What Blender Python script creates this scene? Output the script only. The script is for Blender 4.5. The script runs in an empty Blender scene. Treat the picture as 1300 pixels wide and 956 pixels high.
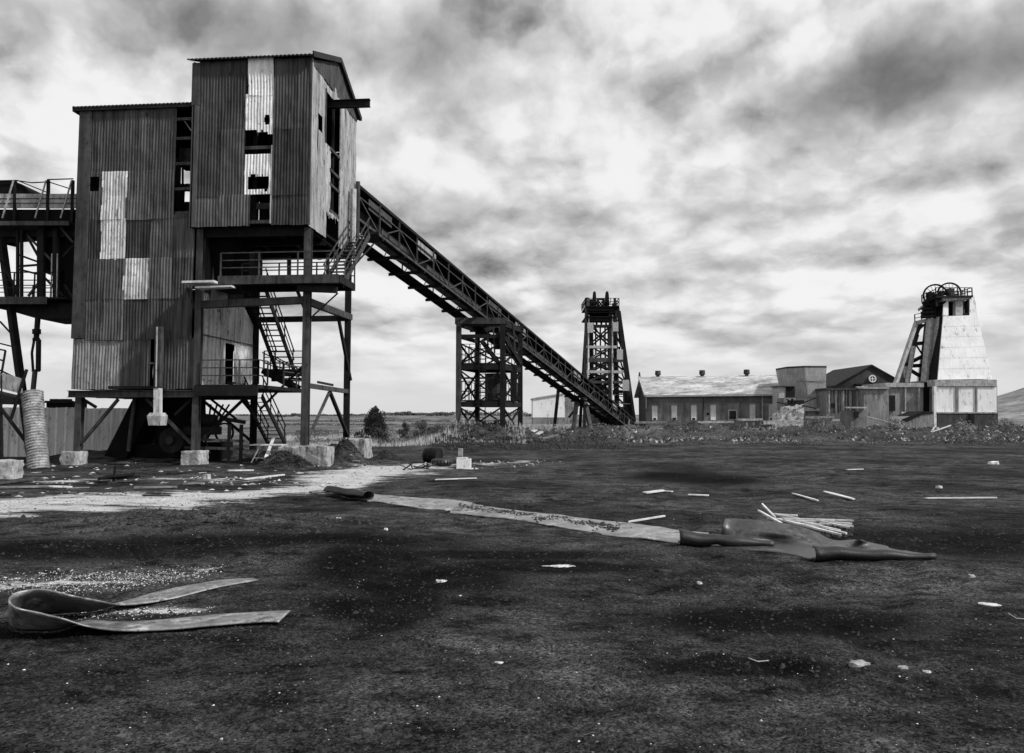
import bpy, math, random
from math import sin, cos, radians, pi, exp
from mathutils import Vector as V, noise
random.seed(7)
scene = bpy.context.scene
col = scene.collection
T = radians(3.7); F = 950.0; H = 2.3
CAM = V((0, 0, H)); ZU = V((0, 0, 1))

# ---------- measuring helpers: a sight line of the photograph meets a known plane ----------
def ray(px, py):
    cx = (px-650)/F; cy = (467-py)/F
    return V((cx, cos(T)-cy*sin(T), sin(T)+cy*cos(T)))
def at(px, py, Y):
    d = ray(px, py); k = Y/d.y
    return V((d.x*k, Y, H+d.z*k))
def gp(px, py, z=0.0):
    d = ray(px, py); k = (z-H)/d.z
    return V((d.x*k, d.y*k, z))
A5 = radians(5.0)
U = V((-cos(A5), sin(A5), 0)); W = V((sin(A5), cos(A5), 0)); C0 = V((-9.54, 35.0, 0))
def P(s, d, z): return C0 + U*s + W*d + ZU*z
def fp(px, py, d=0.0):
    r = ray(px, py); k = (C0+W*d-CAM).dot(W)/r.dot(W); q = CAM+r*k
    return (q-C0).dot(U), q.z
def sp(px, py, s=0.0):
    r = ray(px, py); k = (C0+U*s-CAM).dot(U)/r.dot(U); q = CAM+r*k
    return (q-C0).dot(W), q.z
def F3(px, py, d=0.0):
    s, z = fp(px, py, d); return P(s, d, z)
def S3(px, py, s=0.0):
    d, z = sp(px, py, s); return P(s, d, z)

# ---------- terrain ----------
def gauss(x, y, cx, cy, rx, ry, h): return h*exp(-((x-cx)/rx)**2-((y-cy)/ry)**2)
MOUNDS = [(-10.3, 34.1, 1.0, .7, .85), (-8.05, 36.6, .75, .8, 1.05), (-9.2, 39.5, 1.0, 1.3, .8), (-6.6, 39.4, .6, .7, .45), (-6.6, 7.6*2.1, 2.6, .9, .28), (-3.4, 12.6, 1.7, .8, .16), (-1.6, 9.6, .5, 1.6, -.12), (4.2, 10.2, 1.5, .5, -.1),
          (-11.6, 39.0, 1.6, 1.2, .35), (-2.0, 61.0, 3.0, 2.6, 1.5), (-4.3, 59.5, 2.0, 1.6, .8), (.8, 60.0, 2.2, 2.0, .7),
          (-17.5, 38.5, 3.0, 1.6, .6), (-14.8, 40.0, 2.0, 1.4, .5), (-22, 40.0, 2.5, 1.5, .45), (-2.5, 55, 4, 1.5, .35), (3.5, 64, 4, 2, .8)]
RUTS = [(-9, .05, .022), (6.5, -.7, .03), (-3.5, .9, -.012)]
def sst(a, b, x):
    t = max(0., min(1., (x-a)/(b-a))); return t*t*(3-2*t)
def hz(x, y, fine=True):
    z = .085*noise.noise(V((x/5.5, y/4.5, .3))) + .03*noise.noise(V((x/1.7, y/1.3, 4.)))
    if fine and y < 60 and abs(x) < 40:
        z += .016*noise.noise(V((x/.45, y/.4, 9.))) + .008*noise.noise(V((x/.17, y/.15, 2.)))
    if y < 45:
        z += .07*sst(4, 9, y)*(1-sst(30, 45, y))*max(-.3, noise.noise(V((x/2.6, y/1.5, 6.))))
        for k, (c0, c1, c2) in enumerate(RUTS):
            q = x-(c0+c1*y+c2*y*y)
            for off in (-.75, .75):
                u_ = (q-off)/.2
                if abs(u_) < 3: z -= .05*exp(-u_*u_)*(.6+.5*noise.noise(V((y*.7, k, 0)))) - .012*exp(-(abs(u_)-1.6)**2*2)
    for (cx, cy, rx, ry, h) in MOUNDS:
        if abs(x-cx) < 3*rx and abs(y-cy) < 3*ry: z += gauss(x, y, cx, cy, rx, ry, h)*(1+.35*noise.noise(V((x*1.3, y*1.3, 7))))
    if y > 55:
        k = sst(58, 84, y)*sst(1, 12, x)
        z += k*(.6+.75*max(-.5, noise.noise(V((x/3.4, y/3.0, 11.))))+.4*noise.noise(V((x/7, y/5, 1.)))+.25*noise.noise(V((x/1.8, y/1.8, 3.))))*(1-sst(100, 118, y))
    if y > 90: z += sst(90, 700, y)*3.6 + sst(120, 400, y)*.9*noise.noise(V((x/90, y/120, 2.)))
    return z
def drop(p, dz=0.0): return V((p.x, p.y, hz(p.x, p.y)+dz))

# ---------- mesh builder ----------
class MB:
    def __init__(s): s.v = []; s.f = []
    def add(s, vs, fs):
        n = len(s.v); s.v += [V(a) for a in vs]; s.f += [tuple(i+n for i in f) for f in fs]; return s
    def beam(s, p0, p1, w, h=None, up=ZU, ends=True):
        h = w if h is None else h
        p0 = V(p0); p1 = V(p1); a = (p1-p0).normalized()
        side = a.cross(up)
        if side.length < 1e-3: side = a.cross(V((0, 1, 0)))
        side.normalize(); u = side.cross(a)
        o = []
        for p in (p0, p1):
            for i, j in ((-1, -1), (1, -1), (1, 1), (-1, 1)): o.append(p+side*(w/2*i)+u*(h/2*j))
        return s.add(o, [(0, 1, 5, 4), (1, 2, 6, 5), (2, 3, 7, 6), (3, 0, 4, 7), (0, 3, 2, 1), (4, 5, 6, 7)])
    def hsec(s, p0, p1, w, h, up=ZU, t=.03):
        p0 = V(p0); p1 = V(p1); a = (p1-p0).normalized(); side = a.cross(up)
        if side.length < 1e-3: side = a.cross(V((0, 1, 0)))
        side.normalize(); u = side.cross(a)
        s.beam(p0+u*(h/2), p1+u*(h/2), w, t, up); s.beam(p0-u*(h/2), p1-u*(h/2), w, t, up)
        return s.beam(p0, p1, t, h-t, up)
    def tube(s, p0, p1, r, r1=None, n=8, caps=True):
        r1 = r if r1 is None else r1
        p0 = V(p0); p1 = V(p1); a = (p1-p0).normalized(); b = a.orthogonal().normalized(); c = a.cross(b)
        o = []
        for p, q in ((p0, r), (p1, r1)):
            for i in range(n):
                t = 2*pi*i/n; o.append(p+b*(q*cos(t))+c*(q*sin(t)))
        fs = [(i, (i+1) % n, n+(i+1) % n, n+i) for i in range(n)]
        if caps: fs += [tuple(range(n-1, -1, -1)), tuple(range(n, 2*n))]
        return s.add(o, fs)
    def poly(s, pts, ext):            # closed polygon pushed along ext
        n = len(pts); e = V(ext); o = [V(p) for p in pts]+[V(p)+e for p in pts]
        return s.add(o, [tuple(range(n)), tuple(range(2*n-1, n-1, -1))]+[(i, n+i, n+(i+1) % n, (i+1) % n) for i in range(n)])
    def box(s, c, sx, sy, sz, rz=0.0):       # c = centre of the base
        c = V(c); ax = V((cos(rz), sin(rz), 0)); ay = V((-sin(rz), cos(rz), 0))
        pts = [c+ax*(sx/2*i)+ay*(sy/2*j) for i, j in ((-1, -1), (1, -1), (1, 1), (-1, 1))]
        return s.poly(pts, (0, 0, sz))
    def ring(s, c, ax, r, t, n=28):
        ax = V(ax).normalized(); b = ax.orthogonal().normalized(); d = ax.cross(b)
        pts = [c+b*(r*cos(2*pi*i/n))+d*(r*sin(2*pi*i/n)) for i in range(n)]
        for i in range(n): s.beam(pts[i], pts[(i+1) % n], t, t, ax)
        return s
    def build(s, name, mat, parent=None, smooth=False, **tags):
        me = bpy.data.meshes.new(name)
        if parent: org = parent['_o'] if '_o' in parent else parent.location; org = V(org)
        else:
            xs = [p.x for p in s.v]; ys = [p.y for p in s.v]; zs = [p.z for p in s.v]
            org = V(((min(xs)+max(xs))/2, (min(ys)+max(ys))/2, min(zs)))
        me.from_pydata([tuple(p-org) for p in s.v], [], s.f)
        me.materials.append(mat)
        if smooth: me.polygons.foreach_set('use_smooth', [True]*len(me.polygons))
        me.update()
        o = bpy.data.objects.new(name, me); col.objects.link(o)
        if parent: o.parent = parent
        else: o.location = org
        o['_o'] = tuple(org)
        for k, v in tags.items(): o[k] = v
        return o
def rough_block(name, m, c, sx, sy, sz, rz=0., parent=None, amp=.035, chip=.16, n=12):
    """cast block with knocked-off corners and worn faces; c = centre of the base"""
    mb = MB(); ax = V((cos(rz), sin(rz), 0)); ay = V((-sin(rz), cos(rz), 0)); c = V(c); sd = random.random()*50
    def pt(u, v, w):
        e = sorted((abs(u), abs(v), abs(w)))
        k = max(0., e[1]-.72)/.28; q = 1-chip*.5*k*k*(.5+noise.noise(V((u*2+sd, v*2, w*2)))*1.6 if e[2] > .9 else 0)
        x, y, z = u*sx/2*q, v*sy/2*q, (w*q+1)/2*sz
        d = V((x+sd, y, z)); o = amp*noise.noise(d*2.1)+amp*.5*noise.noise(d*7)
        return c+ax*(x+o*u)+ay*(y+o*v)+ZU*(z+o*(w > 0))
    for axis_ in range(3):
        for s in (-1, 1):
            b0 = len(mb.v)
            for j in range(n+1):
                for i in range(n+1):
                    a, b = -1+2*i/n, -1+2*j/n; q = [0, 0, 0]; q[axis_] = s; q[(axis_+1) % 3] = a*s; q[(axis_+2) % 3] = b; mb.v.append(pt(*q))
            for j in range(n):
                for i in range(n): k = b0+j*(n+1)+i; mb.f.append((k, k+1, k+n+2, k+n+1))
    return mb.build(name, m, parent)
def root(name, loc, label, cat, group=None):
    o = bpy.data.objects.new(name, None); col.objects.link(o); o.location = V(loc); o['_o'] = tuple(V(loc))
    o.empty_display_size = .3
    o['label'] = label; o['category'] = cat
    if group: o['group'] = group
    return o
def tag(o, label, cat, group=None):
    o['label'] = label; o['category'] = cat
    if group: o['group'] = group
    return o
def bar(name, mat, par, p0, p1, w, h=None, sec='box', **k):
    m = MB()
    if sec == 'H': m.hsec(p0, p1, w, h or w)
    elif sec == 'tube': m.tube(p0, p1, w)
    else: m.beam(p0, p1, w, h)
    return m.build(name, mat, par, **k)
def copy_tree(o, parent=None):
    c = o.copy(); col.objects.link(c)
    if parent: c.parent = parent
    for ch in [q for q in o.children]: copy_tree(ch, c)
    return c
def catmull(pts, n):
    out = []
    for i in range(len(pts)-1):
        a = pts[max(0, i-1)]; b = pts[i]; c = pts[i+1]; d = pts[min(len(pts)-1, i+2)]
        for k in range(n):
            t = k/n
            out.append(.5*((2*b)+(c-a)*t+(2*a-5*b+4*c-d)*t*t+(3*b-a-3*c+d)*t**3))
    out.append(pts[-1].copy()); return out
def surf(rows, nu, nv, th, mat, name, parent=None, jit=0.0, fray=.012):
    rows = [catmull(r, nv) for r in rows]
    cols = [catmull([r[j] for r in rows], nu) for j in range(len(rows[0]))]
    m = len(cols); n = len(cols[0]); g = [[cols[j][i] for j in range(m)] for i in range(n)]
    nrm = []
    for i in range(n):
        for j in range(m):
            a = g[min(n-1, i+1)][j]-g[max(0, i-1)][j]; b = g[i][min(m-1, j+1)]-g[i][max(0, j-1)]
            q = a.cross(b); nrm.append(q.normalized() if q.length > 1e-9 else ZU)
    for i in range(n):
        for j, k in ((0, 1), (m-1, m-2)):
            w_ = (g[i][j]-g[i][k]).normalized(); g[i][j] = g[i][j]+w_*(fray*(noise.noise(g[i][j]*4.1)+.7*noise.noise(g[i][j]*13)))
    top = [g[i][j]+ZU*(jit*noise.noise(g[i][j]*2.3)) for i in range(n) for j in range(m)]
    bot = [top[k]-nrm[k]*th for k in range(n*m)]
    N = n*m; fs = []
    for i in range(n-1):
        for j in range(m-1):
            a = i*m+j; fs.append((a, a+1, a+m+1, a+m)); fs.append((N+a, N+a+m, N+a+m+1, N+a+1))
    for i in range(n-1):
        a = i*m; fs.append((a, a+m, N+a+m, N+a)); a = i*m+m-1; fs.append((a, N+a, N+a+m, a+m))
    for j in range(m-1):
        fs.append((j, N+j, N+j+1, j+1)); a = (n-1)*m+j; fs.append((a, a+1, N+a+1, N+a))
    b = MB(); b.add(top+bot, fs)
    return b.build(name, mat, parent, smooth=True)

# ---------- materials (all greys: the photograph is black and white) ----------
class NT:
    def __init__(s, tree): s.t = tree; s.n = tree.nodes; s.l = tree.links
    def new(s, ty, **k):
        n = s.n.new(ty)
        for a, b in k.items(): setattr(n, a, b)
        return n
    def put(s, sock, v):
        if isinstance(v, bpy.types.NodeSocket): s.l.new(v, sock)
        else: sock.default_value = v
    def m(s, op, a, b=None, c=None, clamp=False):
        n = s.new('ShaderNodeMath', operation=op, use_clamp=clamp)
        s.put(n.inputs[0], a)
        if b is not None: s.put(n.inputs[1], b)
        if c is not None: s.put(n.inputs[2], c)
        return n.outputs[0]
    def noise(s, vec, scale, detail=4, rough=.55, dist=0.0):
        n = s.new('ShaderNodeTexNoise'); s.l.new(vec, n.inputs['Vector'])
        n.inputs['Scale'].default_value = scale; n.inputs['Detail'].default_value = detail
        n.inputs['Roughness'].default_value = rough; n.inputs['Distortion'].default_value = dist
        return n.outputs[0]
    def mapr(s, v, a, b, c=0., d=1., smooth=False):
        n = s.new('ShaderNodeMapRange', clamp=True)
        if smooth: n.interpolation_type = 'SMOOTHSTEP'
        s.put(n.inputs[0], v)
        for i, q in enumerate((a, b, c, d)): n.inputs[i+1].default_value = q
        return n.outputs[0]
    def mixf(s, f, a, b):
        n = s.new('ShaderNodeMix', data_type='FLOAT'); s.put(n.inputs[0], f); s.put(n.inputs[2], a); s.put(n.inputs[3], b); return n.outputs[0]
    def scalev(s, vec, x, y, z):
        n = s.new('ShaderNodeMapping'); s.l.new(vec, n.inputs[0]); n.inputs['Scale'].default_value = (x, y, z); return n.outputs[0]
def newmat(name):
    m = bpy.data.materials.new(name); m.use_nodes = True; m.node_tree.nodes.clear()
    t = NT(m.node_tree); out = t.new('ShaderNodeOutputMaterial'); b = t.new('ShaderNodeBsdfPrincipled')
    t.l.new(b.outputs[0], out.inputs[0]); return m, t, b
def finish(t, b, val, rough, bump=None, bs=.4, bd=.02):
    c = t.new('ShaderNodeCombineColor')
    for i in range(3): t.put(c.inputs[i], val)
    t.l.new(c.outputs[0], b.inputs['Base Color']); t.put(b.inputs['Roughness'], rough)
    if bump is not None:
        n = t.new('ShaderNodeBump'); n.inputs['Strength'].default_value = bs; n.inputs['Distance'].default_value = bd
        t.l.new(bump, n.inputs['Height']); t.l.new(n.outputs[0], b.inputs['Normal'])
def mat(name, lo, hi, scale=1.5, rough=.75, streak=0.0, rand=0.0, spot=0.0, spotv=.02, metal=0.0, spec=.3, bs=.35, bd=.015, stretch=(1, 1, 1)):
    m, t, b = newmat(name)
    tc = t.new('ShaderNodeTexCoord').outputs['Object']
    if stretch != (1, 1, 1): tc = t.scalev(tc, *stretch)
    n1 = t.noise(tc, scale, 6, .62); f = t.mapr(n1, .3, .7)
    if streak:
        n2 = t.noise(t.scalev(tc, 5, 5, .35), 1.0, 4, .6); f = t.mixf(streak, f, t.mapr(n2, .32, .68))
    v = t.mixf(f, lo, hi)
    if spot:
        n3 = t.noise(tc if not streak else t.scalev(tc, 1, 1, .45), scale*4.1, 8, .75); v = t.mixf(t.mapr(n3, .62-spot*.2, .70-spot*.1), v, spotv)
    if rand:
        oi = t.new('ShaderNodeObjectInfo').outputs['Random']; v = t.m('MULTIPLY', v, t.mapr(oi, 0, 1, 1-rand, 1+rand))
    n4 = t.noise(tc, 28, 5, .65)
    finish(t, b, v, rough, t.m('ADD', n4, n1), bs, bd); b.inputs['Metallic'].default_value = metal; b.inputs['Specular IOR Level'].default_value = spec
    return m
def brickmat(name, lo, hi, mort, sc):
    m, t, b = newmat(name)
    tc = t.new('ShaderNodeTexCoord').outputs['Object']
    sx = t.new('ShaderNodeSeparateXYZ'); t.l.new(tc, sx.inputs[0])
    cv = t.new('ShaderNodeCombineXYZ'); t.l.new(t.m('ADD', sx.outputs[0], sx.outputs[1]), cv.inputs[0]); t.l.new(sx.outputs[2], cv.inputs[1])
    br = t.new('ShaderNodeTexBrick'); t.l.new(cv.outputs[0], br.inputs[0])
    br.inputs['Color1'].default_value = (lo, lo, lo, 1); br.inputs['Color2'].default_value = (hi, hi, hi, 1); br.inputs['Mortar'].default_value = (mort, mort, mort, 1)
    br.inputs['Scale'].default_value = sc; br.inputs['Mortar Size'].default_value = .015
    bw = t.new('ShaderNodeRGBToBW'); t.l.new(br.outputs[0], bw.inputs[0])
    v = t.m('MULTIPLY', bw.outputs[0], t.mapr(t.noise(tc, .5, 6, .65), .3, .7, .6, 1.45))
    st = t.noise(t.scalev(tc, 1.2, 1.2, .12), 1., 4, .6); v = t.m('MULTIPLY', v, t.mapr(st, .3, .7, .75, 1.3))
    finish(t, b, v, .9, bw.outputs[0], .3, .02); return m
M = {}
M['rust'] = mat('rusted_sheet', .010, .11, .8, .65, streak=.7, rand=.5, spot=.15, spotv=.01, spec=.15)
M['rust2'] = mat('worn_sheet', .07, .32, 1.6, .65, streak=.75, rand=.15, spot=.35, spotv=.04)
M['pale'] = mat('pale_sheet', .22, .8, 1.5, .6, streak=.8, rand=.1, spot=.4, spotv=.08)
M['white'] = mat('bleached_sheet', .5, .9, 1.4, .55, streak=.6, spot=.3, spotv=.12)
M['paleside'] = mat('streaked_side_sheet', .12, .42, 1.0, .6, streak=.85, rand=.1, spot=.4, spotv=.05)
M['steel'] = mat('rusty_steel', .004, .022, 2.2, .75, streak=.3, spot=.1, spec=.12)
M['steel2'] = mat('weathered_steel', .012, .09, 1.8, .7, streak=.5, spot=.3, spotv=.01, spec=.15)
M['steel3'] = mat('light_steel', .22, .5, 3., .55, spot=.3, spotv=.05)
M['black'] = mat('sooty_plate', .003, .010, 1.5, .85, spec=.08)
M['roof'] = mat('dark_roof_sheet', .012, .04, 2., .75, spec=.15)
M['conc'] = mat('concrete', .13, .55, 2.2, .9, streak=.4, spot=.45, spotv=.07, bd=.04)
M['concd'] = mat('grimy_concrete', .08, .33, .45, .9, streak=.6, spot=.4, spotv=.05, bd=.04)
M['concw'] = mat('whitewashed_concrete', .62, .9, .4, .85, streak=.45, spot=.3, spotv=.25, bd=.04)
M['wood'] = mat('weathered_wood', .32, .75, 3., .8, streak=.4, spot=.2, spotv=.1)
M['woodd'] = mat('dirty_wood', .06, .25, 4., .85, spot=.2, spotv=.03)
M['fence'] = mat('fence_sheet', .55, .9, .8, .75, streak=.8, spot=.35, spotv=.06)
M['brick'] = brickmat('old_brick', .06, .115, .13, 4.0)
M['brickd'] = brickmat('sooty_brick', .025, .05, .05, 4.0)
M['brickp'] = brickmat('panel_brick', .09, .17, .17, 4.0)
M['aroof'] = mat('lichened_roof', .16, .62, .8, .85, streak=.0, spot=.6, spotv=.10, bd=.03, stretch=(.35, 1.2, 1.6))
M['ruin'] = mat('broken_whitewash', .35, .9, .9, .9, spot=.7, spotv=.08, bd=.08, bs=.8)
M['rubble'] = mat('rubble', .05, .55, 4, .95, spot=.3, spotv=.03)
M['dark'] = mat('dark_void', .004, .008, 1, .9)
M['leaf'] = mat('dark_leaves', .035, .09, 2, .7, rand=.3)
M['leaf2'] = mat('pale_leaves', .1, .22, 2, .75, rand=.2)
M['bark'] = mat('bark', .05, .1, 5, .9)
M['stone'] = mat('coal_stone', .004, .04, 12, .75, spec=.2)
M['slack'] = mat('black_slack', .002, .014, 12, .8, spec=.1)
M['chip'] = mat('pale_chip', .1, .8, 22, .85)
M['rubber'] = None
def beltmat(lo=.07, hi=.24, wear=.45, nm='worn_rubber_belt'):
    m, t, b = newmat(nm); tc = t.new('ShaderNodeTexCoord').outputs['Object']
    n = t.noise(tc, 1.1, 6, .6); n2 = t.noise(tc, 9, 5, .7); n3 = t.noise(tc, 60, 3, .6)
    v = t.mixf(t.mapr(n, .35, .65), lo, hi); v = t.m('MULTIPLY', v, t.mapr(n2, .3, .7, .6, 1.3))
    v = t.mixf(t.mapr(t.noise(tc, 3.3, 8, .75), .52, .66), v, wear)
    dirt = t.mapr(t.noise(tc, 2.1, 8, .75), .55, .62)
    v = t.mixf(dirt, v, .015)
    b.inputs['Specular IOR Level'].default_value = .9 if lo > .05 else .45; b.inputs['IOR'].default_value = 1.6
    finish(t, b, v, t.mixf(dirt, t.mapr(n2, .3, .7, .30, .5), .8), t.m('ADD', n3, n), .25, .006); return m
M['belt'] = beltmat(); M['beltm'] = beltmat(.012, .045, .09, 'dark_rubber_sheet')
M['beltd'] = mat('black_rubber', .01, .035, 1.6, .45, spot=.2, spotv=.08)
def leafbits(m, c, n, rx, ry, rz, size, dens=None):
    for _ in range(n):
        while True:
            q = V((random.uniform(-1, 1), random.uniform(-1, 1), random.uniform(-1, 1)))
            if q.length < 1: break
        p = c+V((q.x*rx, q.y*ry, q.z*rz))
        a = V((random.gauss(0, 1), random.gauss(0, 1), random.gauss(0, 1))).normalized(); b = a.orthogonal().normalized()
        s = size*random.uniform(.6, 1.4)
        m.add([p-a*s, p+b*s*.5, p+a*s, p-b*s*.5], [(0, 1, 2, 3)])
# ================= GROUND =================
def axis(brk):
    out = [brk[0][0]]
    for (a, b, st0, st1) in brk:
        x = out[-1]
        while x < b-1e-6:
            f = (x-a)/(b-a); x = min(b, x+st0+(st1-st0)*f); out.append(x)
    return out
xr = axis([(0, 9, .1, .13), (9, 26, .16, .35), (26, 80, .6, 2.5), (80, 1600, 6, 110)])
xs = [-x for x in reversed(xr[1:])]+xr
ys = axis([(-40, 2, 4, .6), (2, 14, .08, .11), (14, 34, .13, .25), (34, 70, .3, .6), (70, 125, .8, 1.8), (125, 2500, 4, 140)])
def poly_d(x, y, pts):
    best = 9
    for (a, b) in zip(pts[:-1], pts[1:]):
        ax, ay, aw = a; bx, by, bw = b; dx = bx-ax; dy = by-ay
        t = max(0, min(1, ((x-ax)*dx+(y-ay)*dy)/(dx*dx+dy*dy)))
        d = math.hypot(x-ax-dx*t, (y-ay-dy*t))/(aw+(bw-aw)*t)
        best = min(best, d)
    return best
def W3(px, py, w): p = gp(px, py); return (p.x, p.y, w)
BAND = [W3(-60, 646, 3.4), W3(90, 639, 3.3), W3(190, 635, 3.2), W3(260, 631, 2.2), W3(340, 626, 1.5), W3(410, 619, 1.7), W3(450, 605, 3.0), W3(505, 593, 3.0)]
BAND2 = [W3(500, 592, 1.6), W3(600, 590, 2.6), W3(665, 586, 1.6)]
BAND3 = [W3(40, 611, 1.4), W3(200, 606, .7), W3(290, 610, 1.8), W3(340, 612, 1.6)]
GRAV = [W3(-60, 748, .5), W3(60, 738, .75), W3(160, 735, .7), W3(262, 722, .35)]
GRAV2 = [W3(110, 777, .25), W3(200, 772, .3), W3(260, 770, .15)]
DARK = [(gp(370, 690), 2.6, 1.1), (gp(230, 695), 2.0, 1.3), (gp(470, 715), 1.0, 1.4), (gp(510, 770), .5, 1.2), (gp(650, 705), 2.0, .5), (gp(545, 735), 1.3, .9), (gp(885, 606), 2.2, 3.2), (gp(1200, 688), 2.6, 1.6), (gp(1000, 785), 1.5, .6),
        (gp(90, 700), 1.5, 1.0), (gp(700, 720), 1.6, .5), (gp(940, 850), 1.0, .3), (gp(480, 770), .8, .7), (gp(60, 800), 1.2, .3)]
vs = []; pale = []; dark = []; grass = []
for y in ys:
    for x in xs:
        vs.append((x, y, hz(x, y)))
        p = 0
        if 5 < y < 45 and -22 < x < 6:
            wob = .35*noise.noise(V((x*.8, y*.8, 5)))
            p = max(0, 1.25-poly_d(x, y, BAND)+wob, .9-.6*poly_d(x, y, BAND2)+wob-.25, .8-.7*poly_d(x, y, BAND3)+wob-.2, .85-.6*poly_d(x, y, GRAV)+wob*.7-.2, .8-.6*poly_d(x, y, GRAV2))
        pale.append(max(0, min(1, p)))
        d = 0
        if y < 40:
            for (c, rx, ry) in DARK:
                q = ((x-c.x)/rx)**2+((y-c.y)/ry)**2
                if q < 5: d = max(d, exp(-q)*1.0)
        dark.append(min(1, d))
        g = sst(0, 1, (y-62)/16+.6*noise.noise(V((x/9, y/9, 8)))) if y > 50 else 0
        g2 = sst(0, 1, (y-57-max(0, min(x, 30))*.15)/6+.8*noise.noise(V((x/4, y/4, 8)))) if y > 50 else 0
        grass.append(max(g if y > 108 else g*(.4 if x > 2 else .9), .4*g2))
nx = len(xs); ny = len(ys)
fs = [(j*nx+i, j*nx+i+1, (j+1)*nx+i+1, (j+1)*nx+i) for j in range(ny-1) for i in range(nx-1)]
me = bpy.data.meshes.new('ground'); me.from_pydata(vs, [], fs)
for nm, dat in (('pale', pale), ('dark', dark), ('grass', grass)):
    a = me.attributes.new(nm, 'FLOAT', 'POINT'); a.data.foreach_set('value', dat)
me.polygons.foreach_set('use_smooth', [True]*len(me.polygons))
gm, t, b = newmat('coal_dust_ground')
pos = t.new('ShaderNodeNewGeometry').outputs['Position']
def att(n): return t.new('ShaderNodeAttribute', attribute_name=n).outputs['Fac']
big = t.noise(pos, .22, 5, .6); mid = t.noise(t.scalev(pos, 1, 1.6, 1), 1.3, 7, .68); fin = t.noise(pos, 14, 6, .72); vf = t.noise(pos, 60, 4, .7)
coal = t.mixf(t.mapr(mid, .36, .64), .005, .048)
coal = t.m('MULTIPLY', coal, t.mapr(fin, .3, .7, .2, 2.4)); coal = t.m('MULTIPLY', coal, t.mapr(big, .40, .60, .5, 1.55))
vo = t.new('ShaderNodeTexVoronoi', feature='F1'); t.l.new(pos, vo.inputs['Vector']); vo.inputs['Scale'].default_value = 22; vo.inputs['Randomness'].default_value = 1
vc = t.new('ShaderNodeSeparateColor'); t.l.new(vo.outputs['Color'], vc.inputs[0])
speck = t.m('MULTIPLY', t.m('LESS_THAN', vo.outputs['Distance'], .26), t.m('GREATER_THAN', vc.outputs[0], .97))
coal = t.m('MULTIPLY', coal, t.mapr(vf, .3, .7, .65, 1.4)); coal = t.mixf(speck, coal, t.mapr(vc.outputs[1], 0, 1, .06, .30))
vo3 = t.new('ShaderNodeTexVoronoi', feature='F1'); t.l.new(pos, vo3.inputs['Vector']); vo3.inputs['Scale'].default_value = 55
v3c = t.new('ShaderNodeSeparateColor'); t.l.new(vo3.outputs['Color'], v3c.inputs[0])
coal = t.m('MULTIPLY', coal, t.mapr(v3c.outputs[0], 0, 1, .25, 2.0))
dk = t.m('ADD', t.m('ADD', att('dark'), t.m('MULTIPLY', t.m('SUBTRACT', mid, .5), 1.5)), t.m('MULTIPLY', t.m('SUBTRACT', fin, .5), .9)); coal = t.m('MULTIPLY', coal, t.mapr(dk, .2, .6, 1.0, .14, True))  # coal colour turned darker inside the listed patches
pn = t.m('ADD', t.m('ADD', att('pale'), t.m('MULTIPLY', t.m('SUBTRACT', t.noise(t.scalev(pos, .4, 1.9, 1), 1.3, 8, .74), .5), 2.6)), t.m('MULTIPLY', t.m('SUBTRACT', fin, .5), .45))
pf = t.m('MULTIPLY', t.mapr(pn, .42, .9, 0, 1, True), t.mapr(att('pale'), .03, .5))
pv = t.m('MULTIPLY', t.mapr(fin, .3, .7, .42, .78), t.mapr(mid, .3, .7, .7, 1.1))
val = t.mixf(pf, coal, pv)
gv = t.mixf(t.mapr(t.noise(t.scalev(pos, .3, .12, 1), .25, 6, .65), .38, .62), .05, .22); gv = t.m('MULTIPLY', gv, t.mapr(fin, .25, .75, .5, 1.4)); gv = t.m('MULTIPLY', gv, t.mapr(mid, .3, .7, .6, 1.4))
val = t.mixf(att('grass'), val, gv)
hgt = t.m('ADD', t.m('ADD', t.m('MULTIPLY', fin, 1.2), t.m('MULTIPLY', vf, .5)), t.m('MULTIPLY', v3c.outputs[0], .35))
finish(t, b, val, .85, hgt, 1.0, .05)
b.inputs['Specular IOR Level'].default_value = .04
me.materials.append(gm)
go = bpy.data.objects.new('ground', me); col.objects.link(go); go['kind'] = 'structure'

# loose stones in the coal dust: nobody could count them
def rock(m, c, r, fl=.6):
    a = random.uniform(0, 6.28); o = []
    for k in range(5):
        q = r*random.uniform(.7, 1.2); th = a+k*1.257; o.append(c+V((q*cos(th), q*sin(th), r*random.uniform(-.1, .15))))
    o.append(c+V((r*random.uniform(-.3, .3), r*random.uniform(-.3, .3), r*fl*random.uniform(.8, 1.3))))
    m.add(o, [(k, (k+1) % 5, 5) for k in range(5)])
def scatter(n, r0, r1, ymin, ymax, cond=None, pw=2.0):
    m = MB()
    for _ in range(n):
        y = ymin+(ymax-ymin)*random.random()**pw; x = random.uniform(-1, 1)*(y*.74+1)
        if cond and not cond(x, y): continue
        r = random.uniform(r0, r1)*random.choice((.5, .7, 1, 1, 1.4))
        rock(m, V((x, y, hz(x, y)-.1*r)), r)
    return m
o = scatter(26000, .008, .026, 4.2, 30, pw=1.8).build('coal_gravel', M['stone']); o['kind'] = 'stuff'; tag(o, 'black crumbs of coal and shale strewn over the whole yard', 'gravel')
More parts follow.
